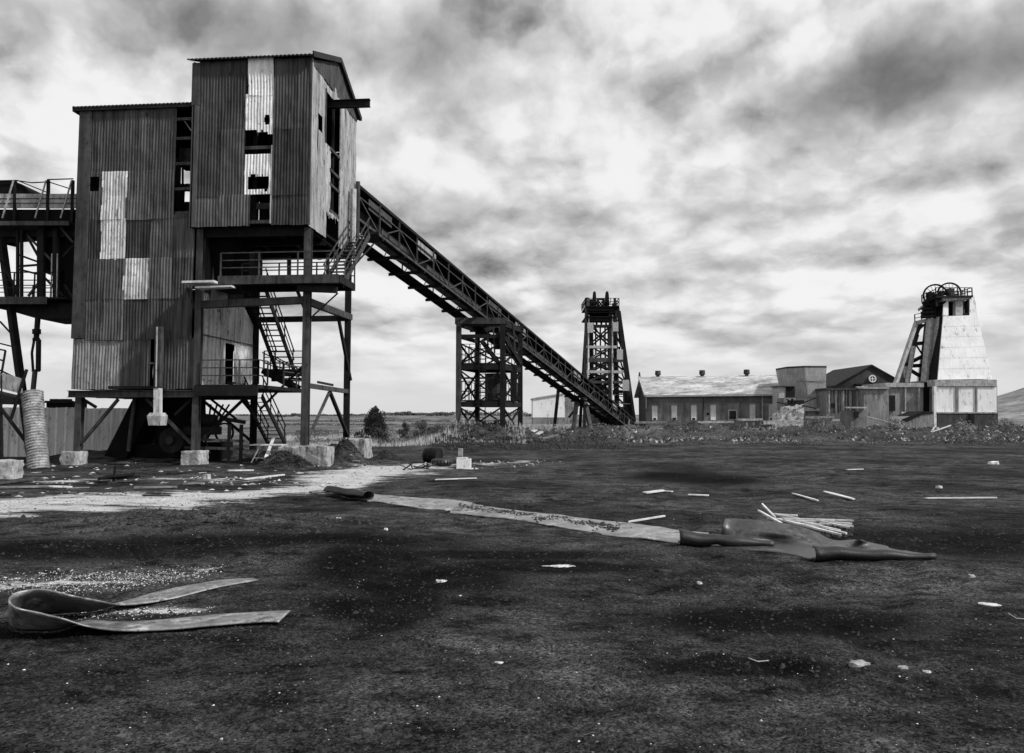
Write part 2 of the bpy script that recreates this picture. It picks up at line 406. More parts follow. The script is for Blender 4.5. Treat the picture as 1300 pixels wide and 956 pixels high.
# clusters of larger coal lumps
mm = MB()
for _ in range(70):
    cy = random.uniform(5, 26); cx = random.uniform(-1, 1)*cy*.72; sp_ = random.uniform(.15, .9)
    for k in range(int(random.uniform(15, 90))):
        x = random.gauss(cx, sp_*1.6); y = max(4.3, random.gauss(cy, sp_*.6)); rock(mm, V((x, y, hz(x, y)-.004)), random.choice((.012, .018, .025, .04))*random.uniform(.6, 1.2), .8)
mm2 = mm; mm = MB()
for _ in range(7000):
    c_, rx_, ry_ = random.choice(DARK); x = random.gauss(c_.x, rx_*.6); y = random.gauss(c_.y, ry_*.6)
    if y > 4.2: rock(mm, V((x, y, hz(x, y)-.003)), random.uniform(.004, .02), 1.0)
o = mm.build('black_slack', M['slack']); o['kind'] = 'stuff'; tag(o, 'jet black slack strewn over the dark patches of the yard', 'coal')
mm = mm2
o = mm.build('coal_lumps', M['stone']); o['kind'] = 'stuff'; tag(o, 'clusters of larger coal lumps on the dark yard', 'coal')
o = scatter(1100, .003, .012, 4.2, 30, pw=1.5).build('pale_grit', M['chip']); o['kind'] = 'stuff'; tag(o, 'small white stone chips scattered over the dark coal dust', 'grit')
def inband(x, y): return min(poly_d(x, y, GRAV), poly_d(x, y, GRAV2)) < 1.1+.5*noise.noise(V((x*3, y*3, 0)))
mm = MB()
for _ in range(17000):
    y = random.uniform(7.8, 13); x = random.uniform(-8, -2.5)
    dq = min(poly_d(x, y, GRAV), poly_d(x, y, GRAV2))+.7*noise.noise(V((x*1.1, y*2.2, 0)))
    if dq < .2+1.1*random.random(): rock(mm, V((x, y, hz(x, y))), random.uniform(.003, .013)*(1.8 if random.random() < .05 else 1), .6)
o = mm.build('pale_gravel', M['chip']); o['kind'] = 'stuff'; tag(o, 'patch of pale crushed gravel beside the curled belt at left', 'gravel')
mm = MB()
for _ in range(2600):
    y = random.uniform(24, 46); x = random.uniform(-22, 4)
    d = min(poly_d(x, y, BAND2), poly_d(x, y, BAND3)+.5, poly_d(x, y, BAND)+.95)
    if d < 1.2 and random.random() < .6: rock(mm, V((x, y, hz(x, y))), random.uniform(.02, .075)*(1.8 if random.random() < .06 else 1), .7)
o = mm.build('rubble_scatter', M['rubble']); o['kind'] = 'stuff'; tag(o, 'broken concrete and stone rubble littering the yard near the tower', 'rubble')

# hill at right edge
mm = MB(); n1 = 60; n2 = 40
def hh(x, y): return -1+gauss(x, y, 330, 330, 85, 100, 34)*(1+.12*noise.noise(V((x/30, y/30, 1))))+gauss(x, y, 520, 420, 160, 150, 50)
g = [V((150+i*9, 190+j*11, hh(150+i*9, 190+j*11))) for j in range(n2) for i in range(n1)]
mm.add(g, [(j*n1+i, j*n1+i+1, (j+1)*n1+i+1, (j+1)*n1+i) for j in range(n2-1) for i in range(n1-1)])
o = mm.build('hill', mat('scrubby_hillside', .05, .3, .09, .95, spot=.45, spotv=.04), smooth=True); o['kind'] = 'structure'

# ================= SKY + SUN =================
SUN_AZ = radians(112); SUN_EL = radians(42)      # azimuth from +Y towards +X
world = bpy.data.worlds.new('World'); scene.world = world; world.use_nodes = True
world.node_tree.nodes.clear(); t = NT(world.node_tree)
out = t.new('ShaderNodeOutputWorld'); bg = t.new('ShaderNodeBackground'); t.l.new(bg.outputs[0], out.inputs[0])
sky = t.new('ShaderNodeTexSky', sky_type='NISHITA'); sky.sun_disc = False; sky.sun_elevation = SUN_EL; sky.sun_rotation = SUN_AZ
bw = t.new('ShaderNodeRGBToBW'); t.l.new(sky.outputs[0], bw.inputs[0])
gen = t.new('ShaderNodeTexCoord').outputs['Generated']
sep = t.new('ShaderNodeSeparateXYZ'); t.l.new(gen, sep.inputs[0]); X, Y, Zc = sep.outputs
zc = t.m('MAXIMUM', Zc, 0.0); zs_ = t.m('DIVIDE', t.m('MULTIPLY', zc, 1.9), t.m('ADD', zc, .38))
cv = t.new('ShaderNodeCombineXYZ'); t.l.new(X, cv.inputs[0]); t.l.new(Y, cv.inputs[1]); t.l.new(zs_, cv.inputs[2])
pl = cv.outputs[0]
az = t.m('ARCTAN2', X, Y); el = t.m('ARCSINE', Zc)
def shift(vec, dx, dy, dz=0):
    n = t.new('ShaderNodeVectorMath', operation='ADD'); t.l.new(vec, n.inputs[0]); n.inputs[1].default_value = (dx, dy, dz); return n.outputs[0]
warp = t.noise(shift(pl, 3, 1), 5.5, 4, .6); warp2 = t.noise(shift(pl, 9, 5), 5.5, 4, .6)
azw = t.m('ADD', az, t.m('MULTIPLY', t.m('SUBTRACT', warp, .5), .24)); elw = t.m('ADD', el, t.m('MULTIPLY', t.m('SUBTRACT', warp2, .5), .16))
def puff(dx, dz, sc, det, off):
    v = t.new('ShaderNodeTexVoronoi', feature='F1'); v.normalize = True
    t.l.new(shift(wpl, off[0]+dx, off[1], off[2]+dz), v.inputs['Vector']); v.inputs['Scale'].default_value = sc
    v.inputs['Detail'].default_value = det; v.inputs['Roughness'].default_value = .52; v.inputs['Lacunarity'].default_value = 2.15
    return v.outputs['Distance']
nw = t.new('ShaderNodeTexNoise'); t.l.new(shift(pl, 7, 7, 7), nw.inputs['Vector']); nw.inputs['Scale'].default_value = 7; nw.inputs['Detail'].default_value = 5; nw.inputs['Roughness'].default_value = .62
ws = t.new('ShaderNodeVectorMath', operation='MULTIPLY_ADD'); t.l.new(nw.outputs['Color'], ws.inputs[0]); ws.inputs[1].default_value = (.075, .075, .075); t.l.new(pl, ws.inputs[2]); wpl = ws.outputs[0]
b1 = puff(0, 0, 6.6, 4, (2.3, .2, 1)); b2 = puff(.025, .06, 6.6, 2, (2.3, .2, 1))
g1 = t.noise(shift(pl, 2, 6, 1), 3.2, 4, .5)
fine = t.noise(wpl, 14, 5, .62)
relief = t.m('MULTIPLY', t.m('SUBTRACT', b2, b1), 2.1)
body = t.m('ADD', t.m('MULTIPLY', t.m('SUBTRACT', .5, g1), .8), t.m('MULTIPLY', t.m('SUBTRACT', fine, .5), .22))
lum = t.m('ADD', t.m('ADD', t.mapr(el, 0, .55, .78, .74), relief), body)
PATCH = [(1220, 88, 140, 44, -.5), (1100, 95, 80, 26, -.18), (1290, 125, 60, 35, -.1), (230, 25, 150, 45, -.26), (400, 62, 95, 38, -.28), (560, 50, 60, 50, -.24), (620, 120, 80, 30, -.24),
         (655, 265, 70, 22, -.20), (570, 265, 60, 24, -.16), (860, 262, 70, 16, -.24), (950, 345, 80, 12, -.2), (1060, 400, 70, 10, -.22), (760, 130, 60, 40, -.14), (1250, 240, 90, 18, -.14), (470, 190, 50, 30, -.1),
         (690, 205, 55, 30, .26), (850, 215, 60, 26, .2), (1110, 15, 90, 18, .3), (620, 10, 50, 20, .2), (820, 60, 90, 45, .14), (1000, 180, 90, 25, .16), (60, 90, 110, 60, .14), (60, 180, 120, 50, .16), (1150, 300, 120, 30, .08)]
shade = 0.0
for (px, py, rx, ry, amp) in PATCH:
    d = ray(px, py).normalized(); a0 = math.atan2(d.x, d.y); e0 = math.asin(d.z)
    u = t.m('DIVIDE', t.m('SUBTRACT', azw, a0), rx/F*1.05); v = t.m('DIVIDE', t.m('SUBTRACT', elw, e0), ry/F*1.05)
    g = t.m('EXPONENT', t.m('MULTIPLY', t.m('ADD', t.m('MULTIPLY', u, u), t.m('MULTIPLY', v, v)), -.8))
    shade = t.m('MULTIPLY_ADD', g, amp*(1.8 if amp < 0 else .5), shade)
lum = t.m('MULTIPLY', lum, t.m('EXPONENT', t.m('MAXIMUM', shade, -1.5)))
hzf = t.mapr(el, .0, .15, 0, 1, True)          # the sky evens out towards the horizon
lum = t.mixf(hzf, .72, lum)
lum = t.m('SMOOTH_MIN', t.m('SMOOTH_MAX', lum, .15, .1), .93, .12)
skyv = t.mixf(.06, t.m('MULTIPLY', lum, 10.0), bw.outputs[0])
cc = t.new('ShaderNodeCombineColor')
for i in range(3): t.l.new(skyv, cc.inputs[i])
t.l.new(cc.outputs[0], bg.inputs[0]); bg.inputs[1].default_value = .1
world.cycles.sampling_method = 'MANUAL'; world.cycles.sample_map_resolution = 256
sl = bpy.data.lights.new('sun', 'SUN'); sl.energy = 4.2; sl.angle = radians(4); sl.color = (1, 1, 1)
so = bpy.data.objects.new('sun', sl); col.objects.link(so)
sd = V((sin(SUN_AZ)*cos(SUN_EL), cos(SUN_AZ)*cos(SUN_EL), sin(SUN_EL)))
so.rotation_euler = sd.to_track_quat('Z', 'Y').to_euler(); so.location = (40, -10, 60)

cd = bpy.data.cameras.new('camera'); cam = bpy.data.objects.new('camera', cd); col.objects.link(cam); scene.camera = cam
cd.sensor_width = 36; cd.lens = F/1300*36; cd.shift_y = -11/1300; cd.clip_end = 6000; cd.clip_start = .05
cam.location = CAM; cam.rotation_euler = (pi/2+T, 0, 0)
scene.view_settings.view_transform = 'Standard'; scene.view_settings.look = 'None'; scene.view_settings.exposure = 0; scene.view_settings.gamma = 1
scene.render.engine = 'CYCLES'; scene.render.resolution_x = 1024; scene.render.resolution_y = 753
# ================= MAIN PROCESSING TOWER =================
tw = root('processing_tower', P(6, 3.5, 0), 'tall rusted corrugated-iron processing tower on steel stilts with bleached torn sheets, at left', 'industrial tower')
ZE = 19.44; ZR = 21.0; ZB = 11.3; DP = 7.0; ST = 5.84; SL = 11.78; ZL = 17.42; ZLB = 3.5
PITCH = .15; AMP = .02
def clad(name, m, org, du, dn, a0, a1, z0, z1, off=0.0, hole=None, par=tw, amp=AMP, rag=0.0, pitch=PITCH, ztop=None, label=None, tilt=0.0):
    """one corrugated sheet; org+du*a is the run of the wall, dn its outward normal"""
    mb = MB(); st = pitch/6; jt = random.uniform(-.035, .035) if (rag and not ztop) else 0; z0 += jt*.6; n = max(2, int(round((a1-a0)/st))); step = .12 if hole else .3
    k = max(1, int(round((z1-z0)/step))); ph = random.random()*.3
    for j in range(k+1):
        for i in range(n+1):
            a = a0+(a1-a0)*i/n; zt = z1 if ztop is None else ztop(a)
            z = z0+(zt-z0)*j/k
            if rag and j in (0, k): z += rag*noise.noise(V((a*4, z1, j)))
            w = amp*cos(2*pi*a/pitch)+.045*noise.noise(V((a*.7+ph*30, z*.8, ph)))+.02*noise.noise(V((a*3+ph*30, z*2.2, ph)))
            mb.v.append(org+du*(a+tilt*(z-z0))+dn*(off+w)+ZU*z)
    for j in range(k):
        for i in range(n):
            if hole:
                a = a0+(a1-a0)*(i+.5)/n; z = z0+(z1-z0)*(j+.5)/k
                if hole(a, z): continue
            q = j*(n+1)+i; mb.f.append((q, q+1, q+n+2, q+n+1))
    o = mb.build(name, m, par)
    if label: o['label'] = label
    return o
def fx(px, py=300, d=0): return fp(px, py, d)[0]
def fz(px, py, d=0): return fp(px, py, d)[1]
FN = -W
def front(name, m, px0, px1, s0=None, s1=None, **k): pass
# ---- lower block, front: rows of sheets about 1 m wide
zs = [ZL-.05, fz(170, 217), fz(170, 277), fz(170, 328), fz(170, 378), fz(170, 429)]
gap0 = fx(251, 200); gap1 = fx(222, 200)       # open bay between the lower block and the tall block
shcols = [SL-.55, fx(159, 250), fx(130, 250)]
edges = sorted([ST-.05, gap1, fx(189, 350), fx(159, 300), fx(130, 250), SL-.62])
ed = []
for a, b_ in zip(edges[:-1], edges[1:]):
    n = max(1, int(round((b_-a)/.95)));
    for i in range(n): ed.append((a+(b_-a)*i/n, a+(b_-a)*(i+1)/n))
wx0, wz0 = fp(126, 242); wx1, wz1 = fp(108, 225)
gz0 = fz(236, 272); 
for r in range(5):
    zt, zb = zs[r], zs[r+1]
    for (a, b_) in ed:
        cx = (a+b_)/2; m = M['rust']; nm = 'wall_sheet'; lb = None; hole = None
        if r == 0 and cx < gap1: continue
        if r == 1 and cx < gap1: zt2 = gz0
        else: zt2 = zt
        if r in (1, 2) and fx(159, 250) < cx < fx(130, 250): m = M['pale']; lb = 'pale bleached sheet among dark rusted ones'
        if r == 3 and fx(189, 350) < cx < fx(159, 350): m = M['pale']; lb = 'pale bleached sheet among dark rusted ones'
        if r == 1 and b_ > wx0 and a < wx1: hole = lambda s, z: wx0 < s < wx1 and wz0 < z < wz1
        if zt2 > zb: clad(nm, m, C0, U, FN, a-.03, b_+.03, zb-.08, zt2, off=.02*(r % 2)+.008*(ed.index((a, b_)) % 2), hole=hole, rag=.02, label=lb)
# lowest course, set back slightly and paler on its left half
zt = zs[5]-.02; zb = fz(170, 494)
le = [(fx(b, 460), fx(a, 460)) for a, b in ((91, 121), (121, 152), (152, 171), (171, 190), (190, 192), (197, 222), (222, 247))]
hx0 = fx(198, 460); hx1 = fx(191, 460)
for i, (a, b_) in enumerate(le):
    if i == 4: continue
    m = M['rust2'] if i < 2 else M['rust']
    clad('wall_sheet', m, C0, U, FN, a-.02, b_+.02, zb, zt, off=-.05+.01*(i % 2), rag=.03, label='pale grey sheet of the lowest course' if i < 2 else None)
bar('rail', M['steel2'], tw, P(hx0-.1, .05, fz(195, 461)), P(hx1+.1, .05, fz(195, 461)), .08)
# flashings down the left corner
mb = MB(); mb.box(P(SL-.31, -.03, zs[5]), .64, .05, ZL-zs[5]-.02, -A5); mb.box(P(SL+.02, .3, zs[5]), .05, .66, ZL-zs[5]-.02, -A5); mb.build('corner_flashing', M['steel2'], tw)
# side and back walls of the lower block
clad('side_wall', M['rust'], P(SL, 0, 0), W, U, .3, DP, ZLB+.1, ZL, pitch=.3, amp=.03)
bh = [fp(230, 208, DP), fp(245, 232, DP), fp(246, 209, DP), fp(250, 232, DP), fp(234, 244, DP), fp(241, 255, DP), fp(246, 243, DP), fp(249, 262, DP)]
def hb(s, z):
    for i in (0, 2, 4, 6):
        a, b_ = bh[i], bh[i+1]
        if b_[0] < s < a[0] and b_[1] < z < a[1]: return True
    return False
clad('back_wall', M['rust'], P(0, DP, 0), U, W, 5.7, SL, 9.6, ZL-.02, hole=hb, pitch=.3, amp=.03)
clad('back_wall', M['rust'], P(0, DP, 0), U, W, .05, 5.68, ZB+.1, ZL-.02, hole=hb, pitch=.3, amp=.03)
clad('back_wall', M['rust'], P(0, DP, 0), U, W, 5.7, SL, ZLB, 9.58, pitch=.3, amp=.03, hole=lambda s, z: 5.9 < s < 7.0 and 3.7 < z < 6.0)
# roof of lower block
def roofsheet(name, m, s0, s1, d0, z0, d1, z1, par=tw):
    mb = MB(); n = int((s1-s0)/.05); L = math.hypot(d1-d0, z1-z0)
    for q, (d, z) in enumerate(((d0, z0), (d1, z1))):
        for i in range(n+1):
            s = s0+(s1-s0)*i/n; w = .035*cos(2*pi*s/.2); mb.v.append(P(s, d, z+w))
    for q, (d, z) in enumerate(((d0, z0), (d1, z1))):
        for i in range(n+1):
            s = s0+(s1-s0)*i/n; w = .035*cos(2*pi*s/.2); mb.v.append(P(s, d, z+w-.05))
    a = n+1
    for i in range(n):
        mb.f += [(i, i+1, a+i+1, a+i), (2*a+i, 3*a+i, 3*a+i+1, 2*a+i+1), (i, 2*a+i, 2*a+i+1, i+1), (a+i, a+i+1, 3*a+i+1, 3*a+i)]
    mb.f += [(0, a, 3*a, 2*a), (n, 2*a+n, 3*a+n, a+n)]
    return mb.build(name, m, par)
roofsheet('roof', M['roof'], ST-.02, SL+.3, -.22, ZL+.04, DP/2, ZL+1.3)
roofsheet('roof', M['roof'], ST-.02, SL+.3, DP/2, ZL+1.3, DP+.25, ZL+.02)
bar('gutter_board', M['roof'], tw, P(ST, -.14, ZL-.06), P(SL+.3, -.14, ZL-.06), .06, .16)
bar('gutter_board', M['roof'], tw, P(SL+.27, -.2, ZL-.05), P(SL+.27, DP+.2, ZL-.05), .06, .26)
# open bay: rails, posts and shadowed room behind
for py in (151, 175.5, 207.5, 239.5, 270): bar('rail', M['steel2'], tw, F3(221, py+.8, .1), F3(253, py-.4, .1), .1, .14)
for px, w in ((232, .08), (243.5, .12), (249.5, .08)): bar('rail', M['steel'], tw, F3(px, 208, 3.2), F3(px, 272, 3.2), w)
bar('brace', M['steel3'], tw, F3(233, 152, .4), F3(243, 166, .4), .05); bar('brace', M['steel3'], tw, F3(241, 151, .8), F3(251, 163, .8), .16, .04)
bar('post', M['steel3'], tw, F3(252.2, 133, -.02), F3(250.6, 272, -.02), .05)
mb = MB(); mb.box(F3(247, 204, 1.5)-ZU*.4, 1.2, .8, .9); mb.build('machine_housing', M['steel2'], tw)
for z in (4.0, 7.6):
    mb = MB(); mb.poly([P(5.65, .3, z), P(SL-.15, .3, z), P(SL-.15, DP-.15, z), P(5.65, DP-.15, z)], (0, 0, .12)); mb.build('floor', M['black'], tw)
# ---- tall block front
OF = .32
def tsheet(m, px0, px1, y0, y1, **k):
    a = fx(px1, (y0+y1)/2, -OF); b_ = fx(px0, (y0+y1)/2, -OF)
    return clad('wall_sheet', m, P(0, -OF, 0), U, FN, a, b_, fz((px0+px1)/2, y1, -OF), fz((px0+px1)/2, y0, -OF), **k)
CT = P(0, -OF, 0)
r1 = fz(280, 165, -OF); r2 = fz(280, 248, -OF); r0 = ZE-.04
s_l = ST-.33; s_a = fx(311, 180, -OF); s_b = fx(347, 180, -OF); s_r = .0
rows = [(r1-.08, r0), (r2-.08, r1), (ZB, r2)]
for ri, (z0, z1) in enumerate(rows):
    for (a, b_, n) in ((s_a, s_l, 2), (s_r, s_b, 2)):
        for i in range(n):
            x0 = a+(b_-a)*i/n; x1 = a+(b_-a)*(i+1)/n
            if ri == 2 and a == s_a and i == 0:
                clad('wall_sheet', M['rust'], CT, U, FN, x0-.35, x1, z0, z1, off=.03, rag=.03)
            else: clad('wall_sheet', M['rust'], CT, U, FN, x0-.02, x1+.02, z0, z1, off=.02*(ri % 2)+.008*(i % 2), rag=.02)
# torn bleached strip
def rg(a, z, q): return .15*noise.noise(V((a*5, z*5, q)))+.08*noise.noise(V((a*14, z*14, q)))
zA = fz(328, 167, -OF); zH0 = fz(328, 195, -OF); zP = fz(328, 223, -OF); zQ = fz(328, 241, -OF)
sc = (s_a+s_b)/2
clad('wall_sheet', M['white'], CT, U, FN, s_b, s_a-.12, fz(328, 122, -OF), r0+.1, off=.05, rag=.05, tilt=.03, label='almost white bleached sheet under the eaves')
hx, hzz = fp(339.5, 152, -OF)
clad('wall_sheet', M['white'], CT, U, FN, s_b+.02, s_a+.03, zA-.15, fz(328, 119, -OF), off=.02, label='almost white bleached sheet with a torn hole',
     hole=lambda a, z: (abs(a-hx)/.13)**2+((z-hzz)/.28)**2+4*rg(a, z, 1) < 1 or z < zA+.1*(a-sc)/.6+rg(a, z, 2) or (z > fz(328, 124, -OF)+.12+rg(a*2, z, 5) and a > sc+.1))
clad('wall_sheet', M['white'], CT, U, FN, s_b+.1, s_a+.02, zP-.9, zH0-.02, off=.0, label='bleached sheet with a ragged torn lower edge',
     hole=lambda a, z: (z < zP+rg(a, z, 3) and s_b+.18 < a < s_a-.2 and z > zQ+rg(a, z, 6)) or z < zQ-.35+rg(a, z, 7))
clad('wall_sheet', M['white'], CT, U, FN, s_a-.3, s_a+.05, fz(328, 285, -OF), zQ-.1, off=.01, label='narrow torn white strip',
     hole=lambda a, z: a < s_a-.15+rg(a, z, 8)*1.4)
clad('wall_sheet', M['white'], CT, U, FN, s_b-.0, s_b+.1, fz(328, 284, -OF), zH0+.4, off=.0, amp=.005)
for py in (186.5, 281): bar('rail', M['steel2'], tw, P(s_a+.1, -OF+.12, fz(328, py, -OF)), P(s_b-.1, -OF+.12, fz(328, py, -OF)), .1, .16)
bar('rail', M['steel2'], tw, P(s_a, .5, fz(328, 262, .5)), P(s_b, .5, fz(328, 262, .5)), .1, .3)
# tall block corner flashings
mb = MB(); mb.box(P(ST-.17, -OF-.03, ZB+.0), .36, .05, 2.2, -A5)
mb = MB(); mb.box(P(ST-.15, -OF-.02, fz(248, 134, -OF)), .42, .06, ZE-.1-fz(248, 134, -OF), -A5); mb.build('corner_flashing', M['steel2'], tw)
mb = MB(); mb.box(P(ST-.21, -OF-.02, ZB), .2, .05, fz(248, 134, -OF)-ZB, -A5); mb.build('corner_flashing', M['rust'], tw)
mb = MB(); mb.box(P(ST+.0, -OF/2-.03, ZB), .04, OF, fz(248, 134, -OF)-ZB, -A5); mb.build('corner_flashing', M['rust'], tw)
mb = MB(); mb.box(P(.02, -OF+.04, ZB), .1, .12, ZE-.1-ZB, -A5); mb.build('corner_flashing', M['steel2'], tw)
clad('side_wall', M['rust'], P(ST, 0, 0), W, U, -OF, DP, ZL-.3, ZE, pitch=.3, amp=.02, ztop=lambda a: ZE+(ZR-ZE)*(1-abs(a-DP/2)/(DP/2)) if a > 0 else ZE)
clad('back_wall', M['rust'], P(0, DP, 0), U, W, .05, ST, ZL, ZE, pitch=.3, amp=.03)
# underside, floor girders
mb = MB(); mb.poly([P(.05, -OF+.1, ZB+.1), P(ST, -OF+.1, ZB+.1), P(ST, DP, ZB+.1), P(.05, DP, ZB+.1)], (0, 0, .14)); mb.build('floor', M['black'], tw)
for d in (0.25, 2.3, 4.6, 6.8): bar('floor_girder', M['steel'], tw, P(.1, d, ZB-.16 if d < 4 else ZB+.02), P(ST-.1, d, ZB-.16 if d < 4 else ZB+.02), .2, .42 if d < 4 else .16, 'H')
for s in (.3, 2.0, 3.8, 5.5): bar('floor_girder', M['steel'], tw, P(s, .3, ZB-.02), P(s, DP-.1, ZB-.02), .2, .2, 'H')
mb = MB(); mb.poly([P(.2, 2.6, 14.6), P(ST-.1, 2.6, 14.6), P(ST-.1, DP-.1, 14.6), P(.2, DP-.1, 14.6)], (0, 0, .12)); mb.build('floor', M['black'], tw)
# ---- tall block right side (gable wall)
SN = -U
def spx(px, py): return sp(px, py, 0)
dA, _ = spx(412, 200); dB, _ = spx(431.5, 200); dm, _ = spx(420, 200)
def gable(a): return ZE-.02+(ZR-ZE)*(1-abs(a-DP/2)/(DP/2)) if 0 < a < DP else ZE-.02
zo_t = spx(412, 113)[1]; zo_m = spx(421, 190)[1]; zo_b = spx(431, 277)[1]
w0 = spx(404.3, 141); w1 = spx(409, 168)
print('side', dA, dB, dm, zo_t, zo_m, zo_b, w0, w1)
def hside(a, z):
    if w0[0] < a < w1[0] and w1[1] < z < w0[1]: return True
    if dA < a < dB:
        if z < zo_t and z > zo_m and a > dA: return True
        if z <= zo_m and a > dm and z > zo_b: return True
    if z < ZB+1.0+.25*a*.3+rg(a, z, 11)*2 and dm-.6 < a < dB: return True
    return False
ns = 7
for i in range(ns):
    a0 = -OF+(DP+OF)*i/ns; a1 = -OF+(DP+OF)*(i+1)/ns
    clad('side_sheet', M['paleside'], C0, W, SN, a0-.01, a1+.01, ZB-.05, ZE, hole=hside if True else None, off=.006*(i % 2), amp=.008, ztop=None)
# gable triangle above eaves
for sgn, (a, b_) in ((0, (0, DP/2)), (1, (DP/2, DP))):
    clad('gable_sheet', M['steel2'], C0, W, SN, a, b_, ZE-.3, ZE, off=.03, amp=.008, ztop=gable)
for z in (zo_m, spx(426, 222)[1], spx(426, 240)[1], zo_b): bar('rail', M['steel2'], tw, P(.03, dm-.1, z), P(.03, dB+.1, z), .12, .14)
bar('rail', M['steel'], tw, P(.15, (dm+dB)/2, zo_b), P(.15, (dm+dB)/2, zo_t), .12)
bar('rail', M['steel3'], tw, P(-.02, dB, zo_b-1.4), P(-.02, dB, zo_t+.1), .07)
bar('rail', M['steel2'], tw, P(-.03, dA, zo_m), P(-.03, dA, zo_t+.1), .07)
bar('jib_beam', M['steel'], tw, P(.6, (dA+dB)/2, spx(418, 126)[1]), P(.6, (dA+dB)/2, spx(418, 126)[1])-U*2.55-W*.0, .26, .36, 'H')
# downpipe/duct on the far corner
bar('duct', M['steel3'], tw, P(-.28, DP-1.3, ZB-.2), P(-.28, DP-1.3, spx(443, 241)[1]), .17, sec='tube')
bar('duct', M['steel2'], tw, P(-.2, DP-.2, ZB-.3), P(-.2, DP-.2, 15.6), .12, sec='tube')
roofsheet('roof', M['roof'], -.18, ST+.2, -.3-OF, ZE-.02, DP/2, ZR+.08); roofsheet('roof', M['roof'], -.18, ST+.2, DP/2, ZR+.08, DP+.3, ZE-.02)
bar('ridge_cap', M['roof'], tw, P(-.22, DP/2, ZR+.14), P(ST+.22, DP/2, ZR+.14), .22, .14)
bar('verge_board', M['roof'], tw, P(-.2, -.3-OF, ZE-.02), P(-.2, DP/2, ZR+.1), .06, .26); bar('verge_board', M['roof'], tw, P(-.2, DP/2, ZR+.1), P(-.2, DP+.3, ZE-.02), .06, .26)
# ---- pale lower side wall seen behind the stairs (right face of the lower block)
SS = 5.62
def s2(px, py): return sp(px, py, SS)
d310 = s2(310, 350)[0]; dq = s2(331, 460)[0]; zq = s2(331, 433)[1]; ztq = s2(311, 388)[1]
door0 = s2(286.5, 450)[0]; door1 = s2(297.5, 450)[0]; dz1 = s2(291, 435)[1]; dz0 = s2(291, 487)[1]
print('ss', d310, dq, zq, ztq, door0, door1, dz0, dz1)
def hss(a, z):
    if a > d310+(dq-d310)*max(0, min(1, (ztq-z)/(ztq-zq))): return True
    return door0 < a < door1 and dz0 < z < dz1
zr = s2(258, 425)[1]
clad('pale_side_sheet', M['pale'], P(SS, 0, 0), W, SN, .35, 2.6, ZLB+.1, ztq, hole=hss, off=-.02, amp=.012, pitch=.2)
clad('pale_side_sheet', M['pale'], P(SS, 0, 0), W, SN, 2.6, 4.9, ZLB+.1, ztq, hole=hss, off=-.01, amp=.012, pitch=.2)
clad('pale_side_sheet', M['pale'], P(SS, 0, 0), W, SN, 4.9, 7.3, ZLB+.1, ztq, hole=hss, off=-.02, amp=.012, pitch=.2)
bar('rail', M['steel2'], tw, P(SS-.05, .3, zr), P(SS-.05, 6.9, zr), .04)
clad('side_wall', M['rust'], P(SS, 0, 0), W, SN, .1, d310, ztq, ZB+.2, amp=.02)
mb = MB(); q = [P(SS-.12, 1.2, 7.9), P(SS-.12, 3.0, 8.3), P(SS-.12, 2.7, 9.6), P(SS-.12, 2.0, 10.6), P(SS-.12, 1.5, 10.4)]; mb.poly(q, U*-.04); mb.build('torn_plate', M['rust2'], tw)
# hopper slung under the tall block, to the left of the platform
mb = MB()
hp = [(4.2, .9), (5.5, .9), (5.5, 3.8), (4.2, 3.8)]; hq = [(4.6, 1.6), (5.4, 1.6), (5.4, 3.0), (4.6, 3.0)]
mb.add([P(s, d, ZB) for s, d in hp]+[P(s, d, 8.6) for s, d in hq], [(0, 1, 5, 4), (1, 2, 6, 5), (2, 3, 7, 6), (3, 0, 4, 7), (4, 5, 6, 7)]); mb.build('hopper', M['black'], tw)
# ---- posts (H sections) on plinths
def post(s, d, z0, z1, w=.3): return bar('post', M['steel2'] if d < 1 else M['steel'], tw, P(s, d, z0), P(s, d, z1), w, w, 'H')
p1 = fx(100.5, 540, .15); p2 = fx(249, 540, .15); p3 = fx(389, 450, .15); p4 = sp(441, 450, .3)
zp = .62; M['concp'] = mat('stained_concrete', .10, .5, 1.1, .9, streak=.6, spot=.6, spotv=.05, bd=.05)
post(p1, .15, zp, 3.4); post(p2, .15, zp, ZB); post(p3, .15, .95, ZB-.05, .33)
D4 = 6.7
s4 = fx(441, 450, D4); post(s4, D4, .95, ZB+1.5, .3)
s5 = fx(322, 530, D4); post(s5, D4, .3, ZB); post(p1, D4, .3, 3.4); post(8.8, D4, .3, 3.4); post(8.7, 3.4, .1, 3.4, .25)
s43 = fx(445, 450, D4)-.1; bar('post', M['steel'], tw, P(s4+.28, D4+.5, 2.4), P(s4+.25, D4+.5, 9), .08)
def plinth(s, d, w, l, h, seed=0, m='conc'):
    return rough_block('concrete_plinth', M[m], P(s, d, -.3), w, l, h+.3, -A5, tw)
plinth(p1+.15, .1, .8, .9, .62); plinth(p2, .1, .95, .9, .68); plinth(fx(388, 570, .1), .15, 2.45, 1.0, .92, m='concp')
plinth(fx(452, 560, 5.4), 5.4, 1.35, 1.6, 1.1, m='concp'); plinth(s5, D4, .8, .8, .3); plinth(p1, D4, .8, .8, .3); plinth(8.8, D4, .8, .8, .3)
